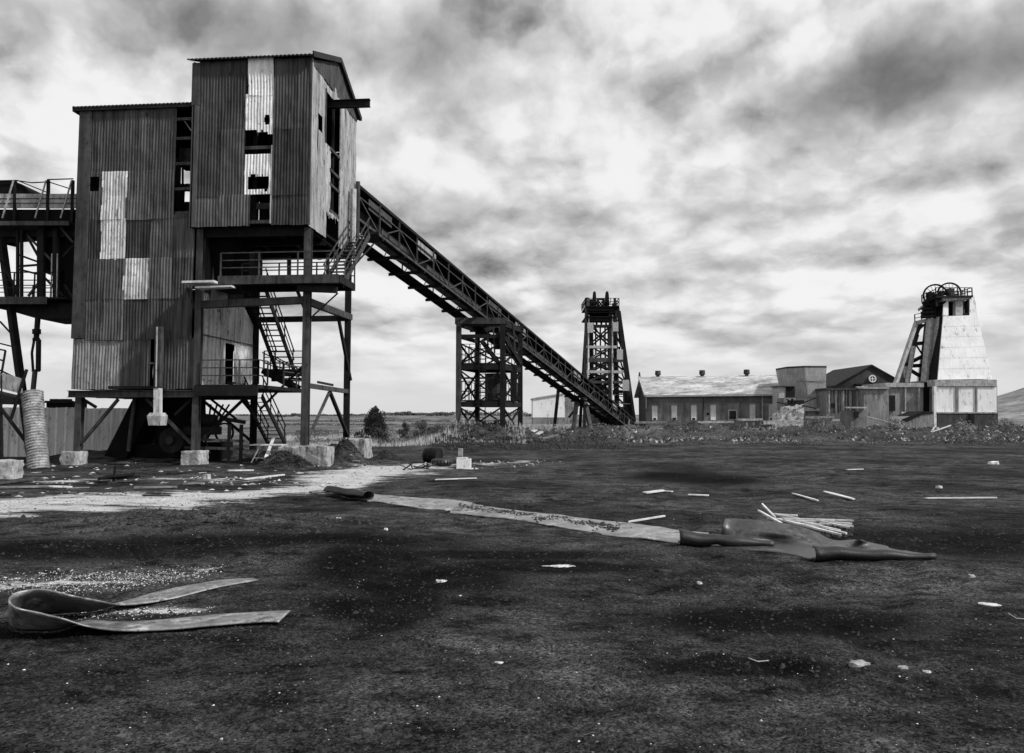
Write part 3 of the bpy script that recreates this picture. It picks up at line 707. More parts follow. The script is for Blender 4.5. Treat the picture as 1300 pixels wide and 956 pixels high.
# ---- girders under the lower block
zg = fz(170, 500)
bar('girder', M['steel2'], tw, P(p1+.5, .0, zg), P(5.55, .0, zg), .24, .3, 'H')
for d in (2.2, 4.5, 6.7): bar('girder', M['steel'], tw, P(p1+.5, d, zg), P(5.5, d, zg), .2, .3)
for s in (p1, 9.2, 7.4, 5.7): bar('girder', M['steel'], tw, P(s, .1, zg-.02), P(s, 7, zg-.02), .2, .26)
bar('angle', M['steel'], tw, F3(138, 492, -.1), F3(196, 492, -.1), .12, .14)
def fb(a, b_, d, w=.12, m='steel', d2=None, name='brace'): return bar(name, M[m], tw, F3(a[0], a[1], d), F3(b_[0], b_[1], d if d2 is None else d2), w)
fb((104, 506), (122, 517), .2); fb((150, 507), (103, 563), .25, .13, 'steel2'); fb((186, 506), (243, 563), .3, .14, 'steel2'); fb((243, 507), (222, 527), .3)
fb((256, 507), (319, 560), 2.5, .12, d2=5); fb((307, 509), (258, 556), 2.5, .12, d2=.4); fb((268, 507), (300, 532), 3, .1); fb((308, 508), (322, 525), 4, .16)
# ---- heavy cross girders of the tall block's legs
fb((256, 387), (388, 381), .2, .34, 'steel2', name='girder'); bar('girder', M['steel2'], tw, F3(389, 382, .2), S3(445, 403, .2), .24, .34)
fb((330, 406), (441, 404), D4-.2, .3, 'steel', name='girder'); fb((388, 489), (441, 497), .3, .22, 'steel2', d2=D4, name='girder')
fb((403, 485), (423, 489), 2.3, .12, 'steel2', name='plate')
def gl(a, ya, b_, yb, w, m='steel', name='brace'):
    bar(name, M[m], tw, at(a[0], a[1], ya), at(b_[0], b_[1], yb), w)
gl((418, 498), 38.7, (391, 557), 35.6, .12, 'steel2'); gl((419, 498), 38.7, (441, 552), 41.6, .16)
gl((428, 395), 40.5, (445, 483), 41.8, .14); gl((378, 368), 35.1, (388, 398), 35.2, .12); gl((429, 372), 35.5, (394, 404), 35.2, .07); gl((377, 370), 35.1, (386, 392), 35.2, .1)
gl((384, 465), 38, (330, 520), 40, .09)
gl((474, 310), 41.5, (436, 352), 36, .07)
# ---- main platform
PD = -.55
ptz = F3(300, 350.5, PD).z; pl0 = fx(277, 355, PD); pl1 = fx(430, 355, PD)
mb = MB(); mb.poly([P(pl0, PD+.05, ptz-.06), P(pl1, PD+.05, ptz-.06), P(pl1, 1.9, ptz-.06), P(pl0, 1.9, ptz-.06)], (0, 0, .05)); deck = mb.build('platform', M['steel'], tw)
bar('edge_beam', M['steel2'], deck, P(pl0, PD, ptz-.19), P(pl1, PD, ptz-.19), .1, .4); bar('edge_beam', M['steel'], deck, P(pl1, PD, ptz-.19), P(pl1, 1.9, ptz-.19), .1, .34)
bar('edge_beam', M['steel'], deck, P(pl0, 1.9, ptz-.19), P(pl1, 1.9, ptz-.19), .1, .34)
mb = MB(); a_, b_ = fp(237, 360, PD), fp(277, 359, PD); mb.beam(P(a_[0], PD, a_[1]), P(b_[0], PD, b_[1]), .9, .1); mb.beam(P(a_[0]-.6, PD-.1, a_[1]-.25), P(b_[0]-.8, PD-.1, b_[1]-.22), .5, .08); mb.build('timber_walkway', M['wood'], tw)
bar('brace', M['steel'], tw, F3(238, 365, .0), F3(250, 398, .1), .12)
bar('outrigger', M['steel'], tw, F3(378, 366, PD+.3), F3(428, 368, PD+.3), .2, .3)
def railing(par, pts, h, m='steel2', spacing=1.8, rails=(1, .68, .36), w=.05):
    mb = MB(); up = ZU*h
    for a, b_ in zip(pts[:-1], pts[1:]):
        a = V(a); b_ = V(b_)
        for r in rails: mb.beam(a+up*r, b_+up*r, w)
        n = max(1, int(round((b_-a).length/spacing)))
        for i in range(n+1): q = a.lerp(b_, i/n); mb.beam(q, q+up, w*1.3)
    return mb.build('railing', M[m], par)
railing(deck, [P(fx(280, 350, PD), PD, ptz), P(pl1+.1, PD, ptz)], 1.1); railing(deck, [P(pl0, 1.9, ptz), P(pl1, 1.9, ptz)], 1.1)
bar('post', M['steel'], tw, F3(321, 322, .8), F3(321, 352, .8), .24); bar('post', M['steel'], tw, F3(328, 318, 1.5), F3(328, 352, 1.5), .3)
bar('post', M['steel'], tw, F3(367, 325, 1.6), F3(367, 352, 1.6), .16); bar('post', M['steel'], tw, F3(416, 322, 1.6), F3(416, 352, 1.6), .14)
bar('floor_girder', M['conc'], tw, F3(372, 318.5, 6.0), F3(433, 316, 6.0), .2, .18)
bar('floor_girder', M['steel'], tw, F3(330, 325, 5.5), F3(362, 325, 5.5), .3, .25)
# ---- staircases
def stair(top, bot, wv, n, par=tw, m='steel', hr=1.0, tread=.26):
    top = V(top); bot = V(bot); wv = V(wv); run = V((bot.x-top.x, bot.y-top.y, 0)).normalized()
    mb = MB(); mb.beam(top, bot, .07, .26); st = mb.build('staircase', M[m], par)
    mb = MB(); mb.beam(top+wv, bot+wv, .07, .26); mb.build('stringer', M[m], st)
    for i in range(n):
        c = top.lerp(bot, (i+.5)/n); mb = MB(); mb.poly([c-run*tread/2, c+run*tread/2, c+run*tread/2+wv, c-run*tread/2+wv], (0, 0, .04)); mb.build('tread', M[m], st)
    if hr:
        for off in (V((0, 0, 0)), wv):
            mb = MB(); up = ZU*hr
            mb.beam(top+off+up, bot+off+up, .05); mb.beam(top+off+up*.55, bot+off+up*.55, .04)
            for k in range(4): q = (top+off).lerp(bot+off, (k+.15)/3.3); mb.beam(q, q+up, .05)
            mb.build('handrail', M[m], st)
    return st
# upper flight: platform down to the landing
t0 = at(313, 366, 37.5); b0 = at(351, 470, 40.6); stair(t0, b0, -U*.98, 15)
lz = b0.z
mb = MB(); lp = [at(335, 470, 40.4), at(384, 470, 40.4), at(384, 470, 41.8), at(335, 470, 41.8)]; lp = [V((q.x, q.y, lz-.05)) for q in lp]; mb.poly(lp, (0, 0, .1)); ld = mb.build('landing', M['steel'], tw)
railing(ld, [lp[1]+ZU*.1, lp[2]+ZU*.1], 1.1); railing(ld, [lp[3]+ZU*.1, lp[2]+ZU*.1], 1.1)
bar('edge_beam', M['steel'], ld, lp[0]-ZU*.15, lp[1]-ZU*.15, .1, .3)
bar('outrigger', M['steel'], tw, at(345, 482, 41), at(384, 482, 41), .16, .2)
# lower deck with railing, lower flight
zl = F3(290, 488, .1).z
e1 = fx(335, 495, .6)
mb = MB(); mb.poly([P(5.5, -.05, zl-.2), P(e1, -.05, zl-.2), P(e1, 6.6, zl-.2), P(5.5, 6.6, zl-.2)], (0, 0, .18)); dk2 = mb.build('platform', M['steel'], tw)
bar('edge_beam', M['steel'], dk2, P(5.5, -.1, zl-.32), P(e1, -.1, zl-.32), .1, .45)
railing(dk2, [P(5.2, -.05, zl), P(e1, -.05, zl), P(e1, 1.0, zl)], 1.15, spacing=1.0)
railing(dk2, [P(e1, 3.0, zl), P(e1, 6.5, zl)], 1.15)
stair(lp[0]+U*.1, P(e1+.0, 4.4, zl), W*.9, 5)
t1 = at(309, 503, 37.6); b1_ = at(341, 564, 41.6); stair(t1, b1_, -U*.96, 12)
# right-hand flight up into the gallery
t2 = at(469, 299, 41.2); b2_ = at(436, 362, 35.7); stair(t2, b2_, U*1.0, 15, m='steel2')
mb = MB(); q = [at(462, 297, 41.2), at(481, 297, 41.2), at(481, 297, 43.4), at(462, 297, 43.4)]; z_ = q[0].z; q = [V((p.x, p.y, z_)) for p in q]; mb.poly(q, (0, 0, .15)); mb.build('landing', M['steel'], tw)
# ---- chutes and machinery under the lower block
mb = MB(); a = [P(9.1, 1.0, 3.4), P(7.9, 1.0, 3.4), P(7.9, 2.6, 3.4), P(9.1, 2.6, 3.4)]; b_ = [P(10.6, 1.0, .35), P(9.5, 1.0, .2), P(9.5, 2.6, .2), P(10.6, 2.6, .35)]
mb.add(a+b_, [(0, 1, 5, 4), (1, 2, 6, 5), (2, 3, 7, 6), (3, 0, 4, 7)]); mb.build('chute', M['black'], tw)
mb = MB(); mb.tube(P(8.1, 2.2, .2), P(8.1, 2.2, 3.4), .55, n=14); mb.tube(P(7.3, 2.6, .2), P(7.3, 2.6, 3.4), .8, .9, n=14); mb.build('chute', M['black'], tw)
mb = MB(); mb.box(P(8.0, 2.2, 0), 2.6, 1.6, .9, -A5); mb.box(P(5.6, 2.3, .0), 1.2, 1.4, 1.0, -A5); mb.build('machine_base', M['black'], tw)
mb = MB(); mb.tube(P(6.9, .5, 1.15), P(6.9, 1.1, 1.15), .62, n=20); mb.tube(P(6.9, .3, 1.15), P(6.9, .5, 1.15), .2, n=12); mb.build('drive_drum', M['steel'], tw)
mb = MB(); mb.tube(P(5.1, 1.2, 2.05), P(6.2, 1.2, 2.15), .33, n=14); mb.box(P(5.7, 1.2, 1.4), 1.5, .9, .4, -A5); mb.ring(P(4.7, 1.4, 1.5), W, .45, .08); mb.build('winch', M['steel'], tw)
for z in (1.2, .8): bar('rail', M['steel2'], tw, P(6.4, .8, z), P(3.6, 1.2, z-.1), .12)
for s in (3.7, 4.3): bar('support_leg', M['steel'], tw, P(s, 1.1, .0), P(s, 1.1, 1.9), .14)
bar('rail', M['steel'], tw, P(4.9, 1.3, 2.2), P(3.6, 1.3, 2.0), .12, .18)
for i in range(7): bar('pipe', M['steel'], tw, P(5.2+.25*i, 1.0+.3*i, .5), P(6.4-.2*i, 1.4+.25*i, 2.9), .05, sec='tube')
bar('pipe', M['steel2'], tw, P(9.3, .9, .6), P(9.05, .9, 3.3), .1, sec='tube')
# pale square duct and bucket down the front
mb = MB(); q0 = F3(202.5, 415, -.5); q1 = F3(201, 491, -.5); mb.beam(q1, q0, .3, .28, up=W); mb.build('square_duct', M['steel2'], tw); bar('duct_edge', M['conc'], tw, F3(198, 491, -.68), F3(199.4, 415, -.68), .09, .03)
mb = MB(); q0 = F3(200.5, 493, -.45); q1 = F3(200.5, 527, -.45); mb.beam(q1, q0, .28, .28, up=W); mb.build('square_duct', M['pale'], tw)
mb = MB(); q0 = F3(200, 524, -.45); q1 = F3(200, 540, -.45)
w_ = .34; mb.add([q0+U*.24-W*.24, q0-U*.24-W*.24, q0-U*.24+W*.24, q0+U*.24+W*.24, q0+U*.34-W*.3-ZU*.15, q0-U*.34-W*.3-ZU*.15, q0-U*.34+W*.3-ZU*.15, q0+U*.34+W*.3-ZU*.15, q1+U*.28-W*.28, q1-U*.28-W*.28, q1-U*.28+W*.28, q1+U*.28+W*.28],
 [(0, 1, 2, 3), (0, 4, 5, 1), (1, 5, 6, 2), (2, 6, 7, 3), (3, 7, 4, 0), (4, 8, 9, 5), (5, 9, 10, 6), (6, 10, 11, 7), (7, 11, 8, 4), (8, 11, 10, 9)]); mb.build('duct_shoe', M['conc'], tw)
# interior frame seen through gaps
for s in (1.0, 3.0, 4.8): bar('rail', M['steel'], tw, P(s, .4, ZB), P(s, .4, ZE-.2), .16)
for z in (13.2, 16.6): bar('rail', M['steel'], tw, P(.3, .3, z), P(ST-.1, .3, z), .16)
# ================= INCLINED CONVEYOR GALLERY =================
GA = at(455, 236, 43.0); GB_ = at(806, 533, 115.0)
gd = (GB_-GA); gl_ = gd.length; gdir = gd.normalized()
gside = V((-gdir.y, gdir.x, 0)).normalized()          # towards the far (left) side
GH = 1.95; GW = 2.5
gal = root('conveyor_gallery', V(((GA.x+GB_.x)/2, (GA.y+GB_.y)/2, 0)), 'long inclined lattice conveyor gallery sloping down from the tall tower to the ground', 'conveyor')
gbase = gp(450, 575)
def G(t, w=0., h=0.): return GA+gd*t+gside*w-ZU*h       # h measured down from the top chord
NB = 32
T0 = -.035
for w in (0, GW):
    bar('top_chord', M['steel'], gal, G(T0, w), G(1, w), .14, .18)
    bar('bottom_chord', M['steel2'] if w == 0 else M['steel'], gal, G(T0, w, GH), G(1, w, GH), .12, .16)
bar('mid_rail', M['steel2'], gal, G(T0, -.02, .62), G(1, -.02, .62), .06, .07)
for i in range(NB+1):
    t = i/NB
    bar('truss_post', M['steel2'], gal, G(t, 0, .05), G(t, 0, GH), .09)
    if i < NB:
        if i % 2: bar('truss_brace', M['steel2'], gal, G(t, -.01, GH), G((i+1)/NB, -.01, .62), .07)
        else: bar('truss_brace', M['steel2'], gal, G(t, -.01, .62), G((i+1)/NB, -.01, GH), .07)
    if i % 2 == 0: bar('truss_post', M['steel'], gal, G(t, GW, .05), G(t, GW, GH), .09)
# projecting cross beams under the floor (jagged lower outline)
for i in range(29):
    t = .0+i/28
    bar('cross_beam', M['steel'], gal, G(t, -.05, GH+.12), G(t, GW+.28, GH+.12), .14, .2)
# roof: low curved sheeting over the belt
mb = MB(); n = 8
prof = [(GW+.05, .0), (GW*.75, -.2), (GW*.5, -.27), (GW*.25, -.2), (-.05, .0)]
pr = [G(T0, w, h) for w, h in prof]+[G(T0, w, h+.06) for w, h in reversed(prof)]
mb.poly(pr, gd*(1-T0)); mb.build('roof_sheet', M['roof'], gal)
# belt trough + return belt inside, far side sheeting
def slab(name, m, w0, w1, h0, h1, t0=T0, t1=1.0):
    mb = MB(); mb.poly([G(t0, w0, h0), G(t0, w1, h0), G(t0, w1, h1), G(t0, w0, h1)], gd*(t1-t0)); return mb.build(name, m, gal)
slab('belt_bed', M['steel'], .9, 2.2, .95, 1.05); slab('belt_side_plate', M['steel2'], .78, .84, .75, 1.15)
slab('return_belt', M['beltd'], .95, 2.15, 1.12, 1.16)
slab('floor_plate', M['black'], 1.5, GW+.1, GH-.02, GH+.04)
slab('walkway', M['black'], .1, .42, GH-.02, GH+.03)
slab('far_side_sheet', M['rust'], GW-.06, GW-.02, .1, .85)
for i in range(12):
    t = (i+.2)/12.5
    if i in (0, 1, 3, 4, 7, 10): slab('side_panel', M['rust2'] if i % 3 else M['steel2'], .05, .07, .2, .85, t, t+.035)
mb = MB()
for i in range(56):
    t = i/56; t1 = (i+1)/56
    a, b_ = (.42, 1.5) if i % 2 else (1.5, .42)
    mb.beam(G(t, a, GH+.02), G(t1, b_, GH+.02), .05)
mb.build('floor_lattice', M['steel'], gal)
mb = MB()
for i in range(60):
    t = (i+.5)/60; mb.tube(G(t, 1.0, .93), G(t, 2.1, .93), .06, n=6)
mb.build('idler_rollers', M['steel'], gal)
# top handrail on the walkway side
# small trestle near the foot
def ground_at(p): return V((p.x, p.y, hz(p.x, p.y)-.1))
for px_t, px_b in ((733, 728), (741, 750)):
    a = at(px_t, 503, 93); b_ = at(px_b, 546, 91.5); bar('trestle_leg', M['steel2'], gal, ground_at(b_), a, .45)
a = at(709, 493, 95); bar('trestle_leg', M['steel'], gal, ground_at(at(703, 545, 95)), a, .4)
for px, py in ((728, 500), (748, 540)): pass
bar('trestle_beam', M['steel2'], gal, at(722, 503, 93), at(752, 505, 93), .3); bar('trestle_brace', M['steel'], gal, at(741, 506, 93), at(722, 530, 92), .2)
# transfer house at the foot of the gallery
mb = MB(); mb.box(ground_at(at(778, 540, 110)), 4, 3, 1.8); mb.build('foot_house', M['black'], gal)

# ================= TRESTLE TOWER under the gallery =================
tr = root('trestle_tower', V((-1.9, 62.5, 0)), 'four-legged steel trestle tower with two railed platforms holding up the sloping gallery', 'steel tower')
YN = 60.0; YF = 64.5
NL = at(581, 410, YN); NR = at(638.5, 410, YN); FL = at(605.5, 414, YF); FR = at(661, 414, YF)
def leg(p, m='steel', w=.42): return bar('leg', M[m], tr, V((p.x, p.y, hz(p.x, p.y)-.2)), V((p.x, p.y, p.z)), w, w, 'H')
NLb = V((at(582, 528, YN).x, YN, 0)); NRb = V((at(638, 528, YN).x, YN, 0)); FLb = V((at(606, 528, YF).x, YF, 0)); FRb = V((at(660.5, 528, YF).x, YF, 0))
cs = [NLb, NRb, FRb, FLb]
zt = NL.z
for i, c in enumerate(cs): bar('leg', M['steel2' if i in (0,) else 'steel'], tr, V((c.x, c.y, hz(c.x, c.y)-.2)), V((c.x, c.y, zt if i in (0, 3) else zt)), .42, .42, 'H')
def lvl(py): return at(600, py, YN).z
def cz(i, z): c = cs[i % 4]; return V((c.x, c.y, z))
levels = [lvl(556), lvl(513), lvl(466), lvl(411)]
for z in levels[1:]:
    for i in range(4): bar('beam', M['steel'], tr, cz(i, z), cz(i+1, z), .3, .42)
bar('beam', M['steel'], tr, cz(0, lvl(427)), cz(1, lvl(427)), .2, .3); bar('beam', M['steel'], tr, cz(0, lvl(427)), cz(3, lvl(427)), .2, .3)
bar('beam', M['steel'], tr, cz(0, lvl(480)), cz(1, lvl(480)), .1, .14)
for k in range(3):
    z0, z1 = levels[k], levels[k+1]
    if k == 2: z1 = lvl(432)
    for i in range(4):
        bar('cross_brace', M['steel'], tr, cz(i, z0+.2), cz(i+1, z1-.2), .13); bar('cross_brace', M['steel'], tr, cz(i+1, z0+.2), cz(i, z1-.2), .13)
bar('beam', M['steel2'], tr, cz(0, zt)+V((-.3, 0, .15)), cz(1, zt)+V((.4, 0, .15)), .5, .5)
bar('beam', M['steel'], tr, cz(3, zt)+V((-.3, 0, .1)), cz(2, zt)+V((.3, 0, .1)), .4, .4)
for k in (1, 2):
    z = levels[k]+.25; mb = MB(); mb.poly([cz(0, z), cz(1, z), cz(2, z), cz(3, z)], (0, 0, .08)); pf_ = mb.build('platform', M['steel'], tr)
    railing(pf_, [cz(0, z), cz(1, z), cz(2, z), cz(3, z), cz(0, z)], 1.6, m='steel', spacing=.8, rails=(1, .5), w=.045)
mb = MB(); a = V((at(612, 528, YN-.3).x, YN-.3, .3)); b_ = V((a.x, a.y, levels[2]+1.6))
for dx in (-.25, .25): mb.beam(a+V((dx, 0, 0)), b_+V((dx, 0, 0)), .06)
for i in range(26): q = a.lerp(b_, (i+.5)/26); mb.beam(q-V((.25, 0, 0)), q+V((.25, 0, 0)), .05)
mb.build('ladder', M['steel'], tr)
mb = MB(); q = (cs[2]+cs[3])/2; mb.tube(V((q.x-.2, YF-1.5, levels[1]+.4)), V((q.x-.2, YF-1.5, levels[1]+2.6)), .9, n=14); mb.build('tank', M['steel2'], tr)
mb = MB(); q = V((cs[1].x+.9, 62.2, levels[1]+.3)); mb.box(q, .55, .5, 3.0); mb.build('switch_cabinet', M['steel'], tr)
for (px0, py0, px1, py1) in ((611, 432, 640, 470), (640, 428, 661, 462), (615, 420, 632, 412)):
    bar('chute_brace', M['steel'], tr, at(px0, py0, 61.5), at(px1, py1, 62.5), .3)
for px in (618, 626, 634, 645, 652): bar('hanger', M['steel2'], tr, at(px, 412, 62), at(px+2, 448, 62), .14)

# ================= LEFT GALLERY (runs out of the frame) =================
lg = root('transfer_gallery', at(20, 528, 38.5)*1-ZU*H, 'raised level conveyor gallery with railed lower platform joined to the left of the rusted tower', 'conveyor')
lg['_o'] = tuple(lg.location)
YL = 38.4; YR = 41.0
def LP(px, py, Y=YL): return at(px, py, Y)
def lb(name, m, a, b_, w, h=None, Y=YL, Y2=None): return bar(name, M[m], lg, LP(a[0], a[1], Y), LP(b_[0], b_[1], Y2 if Y2 else Y), w, h)
XE = 96
mb = MB(); z0 = LP(40, 264).z; z1 = LP(40, 246).z
xa = LP(-120, 255).x; xb = LP(XE, 255).x
mb.poly([V((xa, YL, z0)), V((xb, YL, z0)), V((xb, YL, z1)), V((xa, YL, z1))], (0, .08, 0)); mb.build('side_plate', M['conc'], lg)
for z in (z0+(z1-z0)*.33, z0+(z1-z0)*.66): bar('rail', M['steel2'], lg, V((xa, YL-.02, z)), V((xb, YL-.02, z)), .03, .03)
mb = MB(); mb.poly([V((xa, YL+.1, z0-.75)), V((xb, YL+.1, z0-.75)), V((xb, YL+2.6, z0-.75)), V((xa, YL+2.6, z0-.75))], (0, 0, .7)); mb.build('belt_box', M['black'], lg)
bar('deck_beam', M['steel2'], lg, V((xa, YL-.5, z0-.95)), V((xb, YL-.5, z0-.95)), .12, .22)
bar('deck_beam', M['steel'], lg, V((xa, YL+.3, z0-1.3)), V((xb, YL+.3, z0-1.3)), .2, .35)
mb = MB(); mb.poly([V((xa, YL-.5, z0-.9)), V((xb, YL-.5, z0-.9)), V((xb, YL+2.6, z0-.9)), V((xa, YL+2.6, z0-.9))], (0, 0, .06)); mb.build('deck', M['steel'], lg)
# hood with rounded end
hp_ = [LP(-100, 246), LP(38, 246), LP(34, 240), LP(28, 234), LP(18, 230), LP(5, 229), LP(-100, 229)]
mb = MB(); mb.poly(hp_, (0, 1.6, 0)); mb.build('hood', M['black'], lg)
for px in (-22, 19.5, 61.5, 92.5): lb('guard_post', 'steel', (px, 229), (px-1, 282), .13); 
for px in (-26, 17, 58.5, 91): lb('guard_stay', 'steel3', (px, 229), (px-14, 277), .06, Y=YL-.2)
mb = MB()
for a, b_ in (((-24, 230), (20, 229)), ((20, 229), (40, 232)), ((40, 232), (60, 231)), ((60, 228), (93, 227)), ((22, 229), (59, 244)), ((62, 231), (93, 241))): mb.beam(LP(*a, YL-.1), LP(*b_, YL-.1), .05)
mb.build('guard_rail', M['steel'], lg)
# lower platform
z2 = LP(50, 379).z; xe2 = LP(93, 380).x
mb = MB(); mb.poly([V((xa, YL-.6, z2-.12)), V((xe2, YL-.6, z2-.12)), V((xe2, YR+.4, z2-.12)), V((xa, YR+.4, z2-.12))], (0, 0, .1)); pfm = mb.build('platform', M['steel'], lg)
bar('edge_beam', M['steel2'], pfm, V((xa, YL-.65, z2-.2)), V((LP(70, 380).x, YL-.65, z2-.2)), .06, .38)
mb = MB(); q = [LP(-30, 386), LP(0, 391), LP(45, 404), LP(90, 404), LP(93, 384)]; mb.poly(q, (0, 2.6, 0)); mb.build('tapered_girder', M['steel'], lg)
railing(pfm, [V((xa, YL-.6, z2)), V((LP(78, 380).x, YL-.6, z2))], 1.25, m='steel', spacing=1.0, w=.045); railing(pfm, [V((xa, YR+.3, z2)), V((xe2, YR+.3, z2))], 1.2, m='steel', spacing=1.0, w=.045)
for px in (22.5, 27.5, 49, 54, 71): lb('upright', 'steel', (px, 290), (px, 379), .12 if px < 50 else .22)
for px in (66, 73): lb('upright', 'steel3', (px, 322), (px-1, 378), .05, Y=YL-.3)
mb = MB(); mb.poly([LP(52, 288, YL+.8), LP(84, 288, YL+.8), LP(80, 342, YL+.8), LP(72, 352, YL+.8), LP(55, 346, YL+.8), LP(50, 330, YL+.8)], (0, 1.4, 0)); mb.build('chute', M['black'], lg)
mb = MB(); mb.poly([LP(72, 288, YL+1), LP(84, 288, YL+1), LP(82, 378, YL+1), LP(74, 378, YL+1)], (0, .8, 0)); mb.build('chute', M['black'], lg)
for a, b_, m in (((74, 285), (93, 308), 'steel2'), ((80, 326), (93, 312), 'steel'), ((28, 292), (66, 331), 'steel2'), ((30, 292), (50, 328), 'steel'), ((25, 324), (47, 332), 'steel'), ((25, 338), (52, 336), 'steel'),
                 ((24, 342), (56, 350), 'steel'), ((36, 376), (50, 358), 'steel2'), ((82, 362), (92, 378), 'steel'), ((0, 330), (22, 370), 'steel'), ((56, 352), (80, 376), 'steel')): lb('brace', m, a, b_, .1)
lb('cross_girder', 'steel', (-40, 308), (50, 301), .3, .34, Y=YL+.6); lb('cross_girder', 'steel', (0, 303), (22, 308), .3, .5, Y=YR)
b0_ = LP(37, 500, 37.8); a0_ = LP(1, 296, 38.8); bar('leg', M['steel'], lg, V((b0_.x+.42, 37.6, -.1)), a0_, .3)
for a, b_ in (((0, 408), (20, 430)), ((0, 436), (20, 441)), ((0, 470), (27, 483))): lb('brace', 'steel', a, b_, .07)
# hanging rod with turnbuckle
mb = MB(); mb.tube(LP(48, 404, 37.7), LP(46, 431, 37.6), .13, n=8); mb.tube(LP(46.5, 418, 37.6), LP(46.5, 424, 37.6), .2, n=8); mb.build('hanger_rod', M['steel'], lg)
mb = MB(); mb.beam(LP(43.5, 431, 37.6), LP(40.5, 448, 37.6), .07, .1); mb.beam(LP(40.5, 448, 37.6), LP(42, 470, 37.6), .07, .1); mb.beam(LP(49, 431, 37.6), LP(48.6, 471, 37.6), .17, .17); mb.beam(LP(42, 431, 37.6), LP(50, 431, 37.6), .12, .16); mb.beam(LP(41, 470.5, 37.6), LP(50, 470.5, 37.6), .12, .12); mb.build('turnbuckle', M['steel'], lg)
mb = MB(); mb.tube(LP(44.5, 471, 37.6), LP(41.5, 500, 37.5), .12, n=8); mb.build('hanger_rod', M['steel2'], lg)
# pale slanting stub of a lower conveyor at the frame edge
st = root('conveyor_stub', ground_at(at(10, 560, 34.5)), 'end of a lower sloping conveyor with pale mesh side, entering at the left frame edge', 'conveyor')
def sb(name, m, a, b_, w, h=None, Y=34.6): return bar(name, M[m], st, at(a[0], a[1], Y), at(b_[0], b_[1], Y), w, h)
mb = MB(); mb.poly([at(-60, 456, 34.6), at(29, 481, 34.6), at(27, 500, 34.6), at(-60, 478, 34.6)], (0, .06, 0)); mb.build('mesh_side', M['conc'], st)
mb = MB(); mb.poly([at(-60, 486, 34.6), at(36, 509, 34.6), at(36, 514, 34.6), at(-60, 512, 34.6)], (0, 1.2, 0)); mb.build('frame', M['steel'], st)
sb('brace', 'steel', (1, 518), (37, 566), .12); sb('brace', 'steel', (34, 469), (14, 532), .1); sb('rail', 'steel', (2, 520), (2, 476), .05)
bar('leg', M['steel'], st, at(0, 512, 34.6), ground_at(at(2, 590, 34.6)), .14)
mb = MB()
for a, b_ in (((-20, 440), (7, 445)), ((7, 445), (2, 474)), ((-20, 452), (5, 458))): mb.beam(at(*a, 34.6), at(*b_, 34.6), .07)
mb.build('handrail', M['steel'], st)
# leaning perforated pipe
a = at(44, 591, 34.3); a = V((a.x, a.y, hz(a.x, a.y)-.05)); b_ = at(36, 499, 34.6)
b_ = at(41, 499, 34.9); a = at(50, 592, 34.1); a.z = hz(a.x, a.y)-.1
mb = MB(); ax = (b_-a).normalized(); e1_ = ax.orthogonal().normalized(); e2_ = ax.cross(e1_); nn = 28; L = (b_-a).length; kk = 56
for j in range(kk+1):
    r = .44+.022*cos(j*2*pi/2)+.012*noise.noise(V((j*.2, 0, 0)))
    for i in range(nn):
        th = 2*pi*i/nn; rr = r+.035*noise.noise(V((cos(th)*1.5, sin(th)*1.5, j*.12))); mb.v.append(a+ax*(L*j/kk)+e1_*(rr*cos(th))+e2_*(rr*sin(th)))
for j in range(kk):
    for i in range(nn): mb.f.append((j*nn+i, j*nn+(i+1) % nn, (j+1)*nn+(i+1) % nn, (j+1)*nn+i))
o = mb.build('corrugated_pipe', mat('mottled_pipe', .1, .45, 2.5, .6, spot=.6, spotv=.05, bd=.04)); tag(o, 'mottled ribbed metal pipe leaning on end beside the hanging rod', 'pipe')
md = o.modifiers.new('thickness', 'SOLIDIFY'); md.thickness = .02

# ================= FENCE, BIN, BLOCK =================
fr = root('sheet_fence', V((-25, 43, 0)), 'pale corrugated sheet fence with vertical ribs behind the stilts of the rusted tower', 'fence')
fa = V((at(-70, 560, 40.5).x, 40.5, 0)); fbp = V((at(243, 560, 46.0).x, 46.0, 0)); fd = (fbp-fa); fL = fd.length; fd.normalize(); fnn = V((fd.y, -fd.x, 0))
npan = 12
for i in range(npan):
    a0 = fL*i/npan; a1 = fL*(i+1)/npan; mb = MB(); st_ = .04; n = int((a1-a0)/st_)
    for j, z in enumerate((.05, 1.62, 1.66, 2.78)):
        for k in range(n+1):
            s = a0+(a1-a0)*k/n; ph = (s/.46) % 1; w = .06 if .12 < ph < .3 else (0 if ph < .06 or ph > .36 else .03)
            mb.v.append(fa+fd*s+fnn*(w+(.02 if j > 1 else 0))+ZU*(z+.06*noise.noise(V((s*.8, z, 0)))*(j in (0, 3))+(.05*random.random() if j == 3 and ph < .2 else 0)))
    for j in range(3):
        for k in range(n): q = j*(n+1)+k; mb.f.append((q, q+1, q+n+2, q+n+1))
    mb.build('fence_panel', M['fence'], fr)
for i in range(npan+1):
    q = fa+fd*(fL*i/npan)-fnn*.08; bar('fence_post', M['steel2'], fr, q-ZU*.2, q+ZU*2.7, .1)
for z in (.9, 2.2): bar('fence_rail', M['steel2'], fr, fa-fnn*.06+ZU*z, fbp-fnn*.06+ZU*z, .06)
bn = root('waste_skip', V((at(76, 528, 47).x, 47.4, 0)), 'dark steel skip standing behind the pale fence left of the rusted tower', 'skip')
x0 = at(58, 528, 47).x; x1 = at(92, 528, 47).x
mb = MB(); mb.poly([V((x0+.2, 47, .0)), V((x1-.2, 47, .0)), V((x1, 47, 3.2)), V((x0, 47, 3.2))], (0, 1.6, 0)); mb.build('skip_body', M['black'], bn)
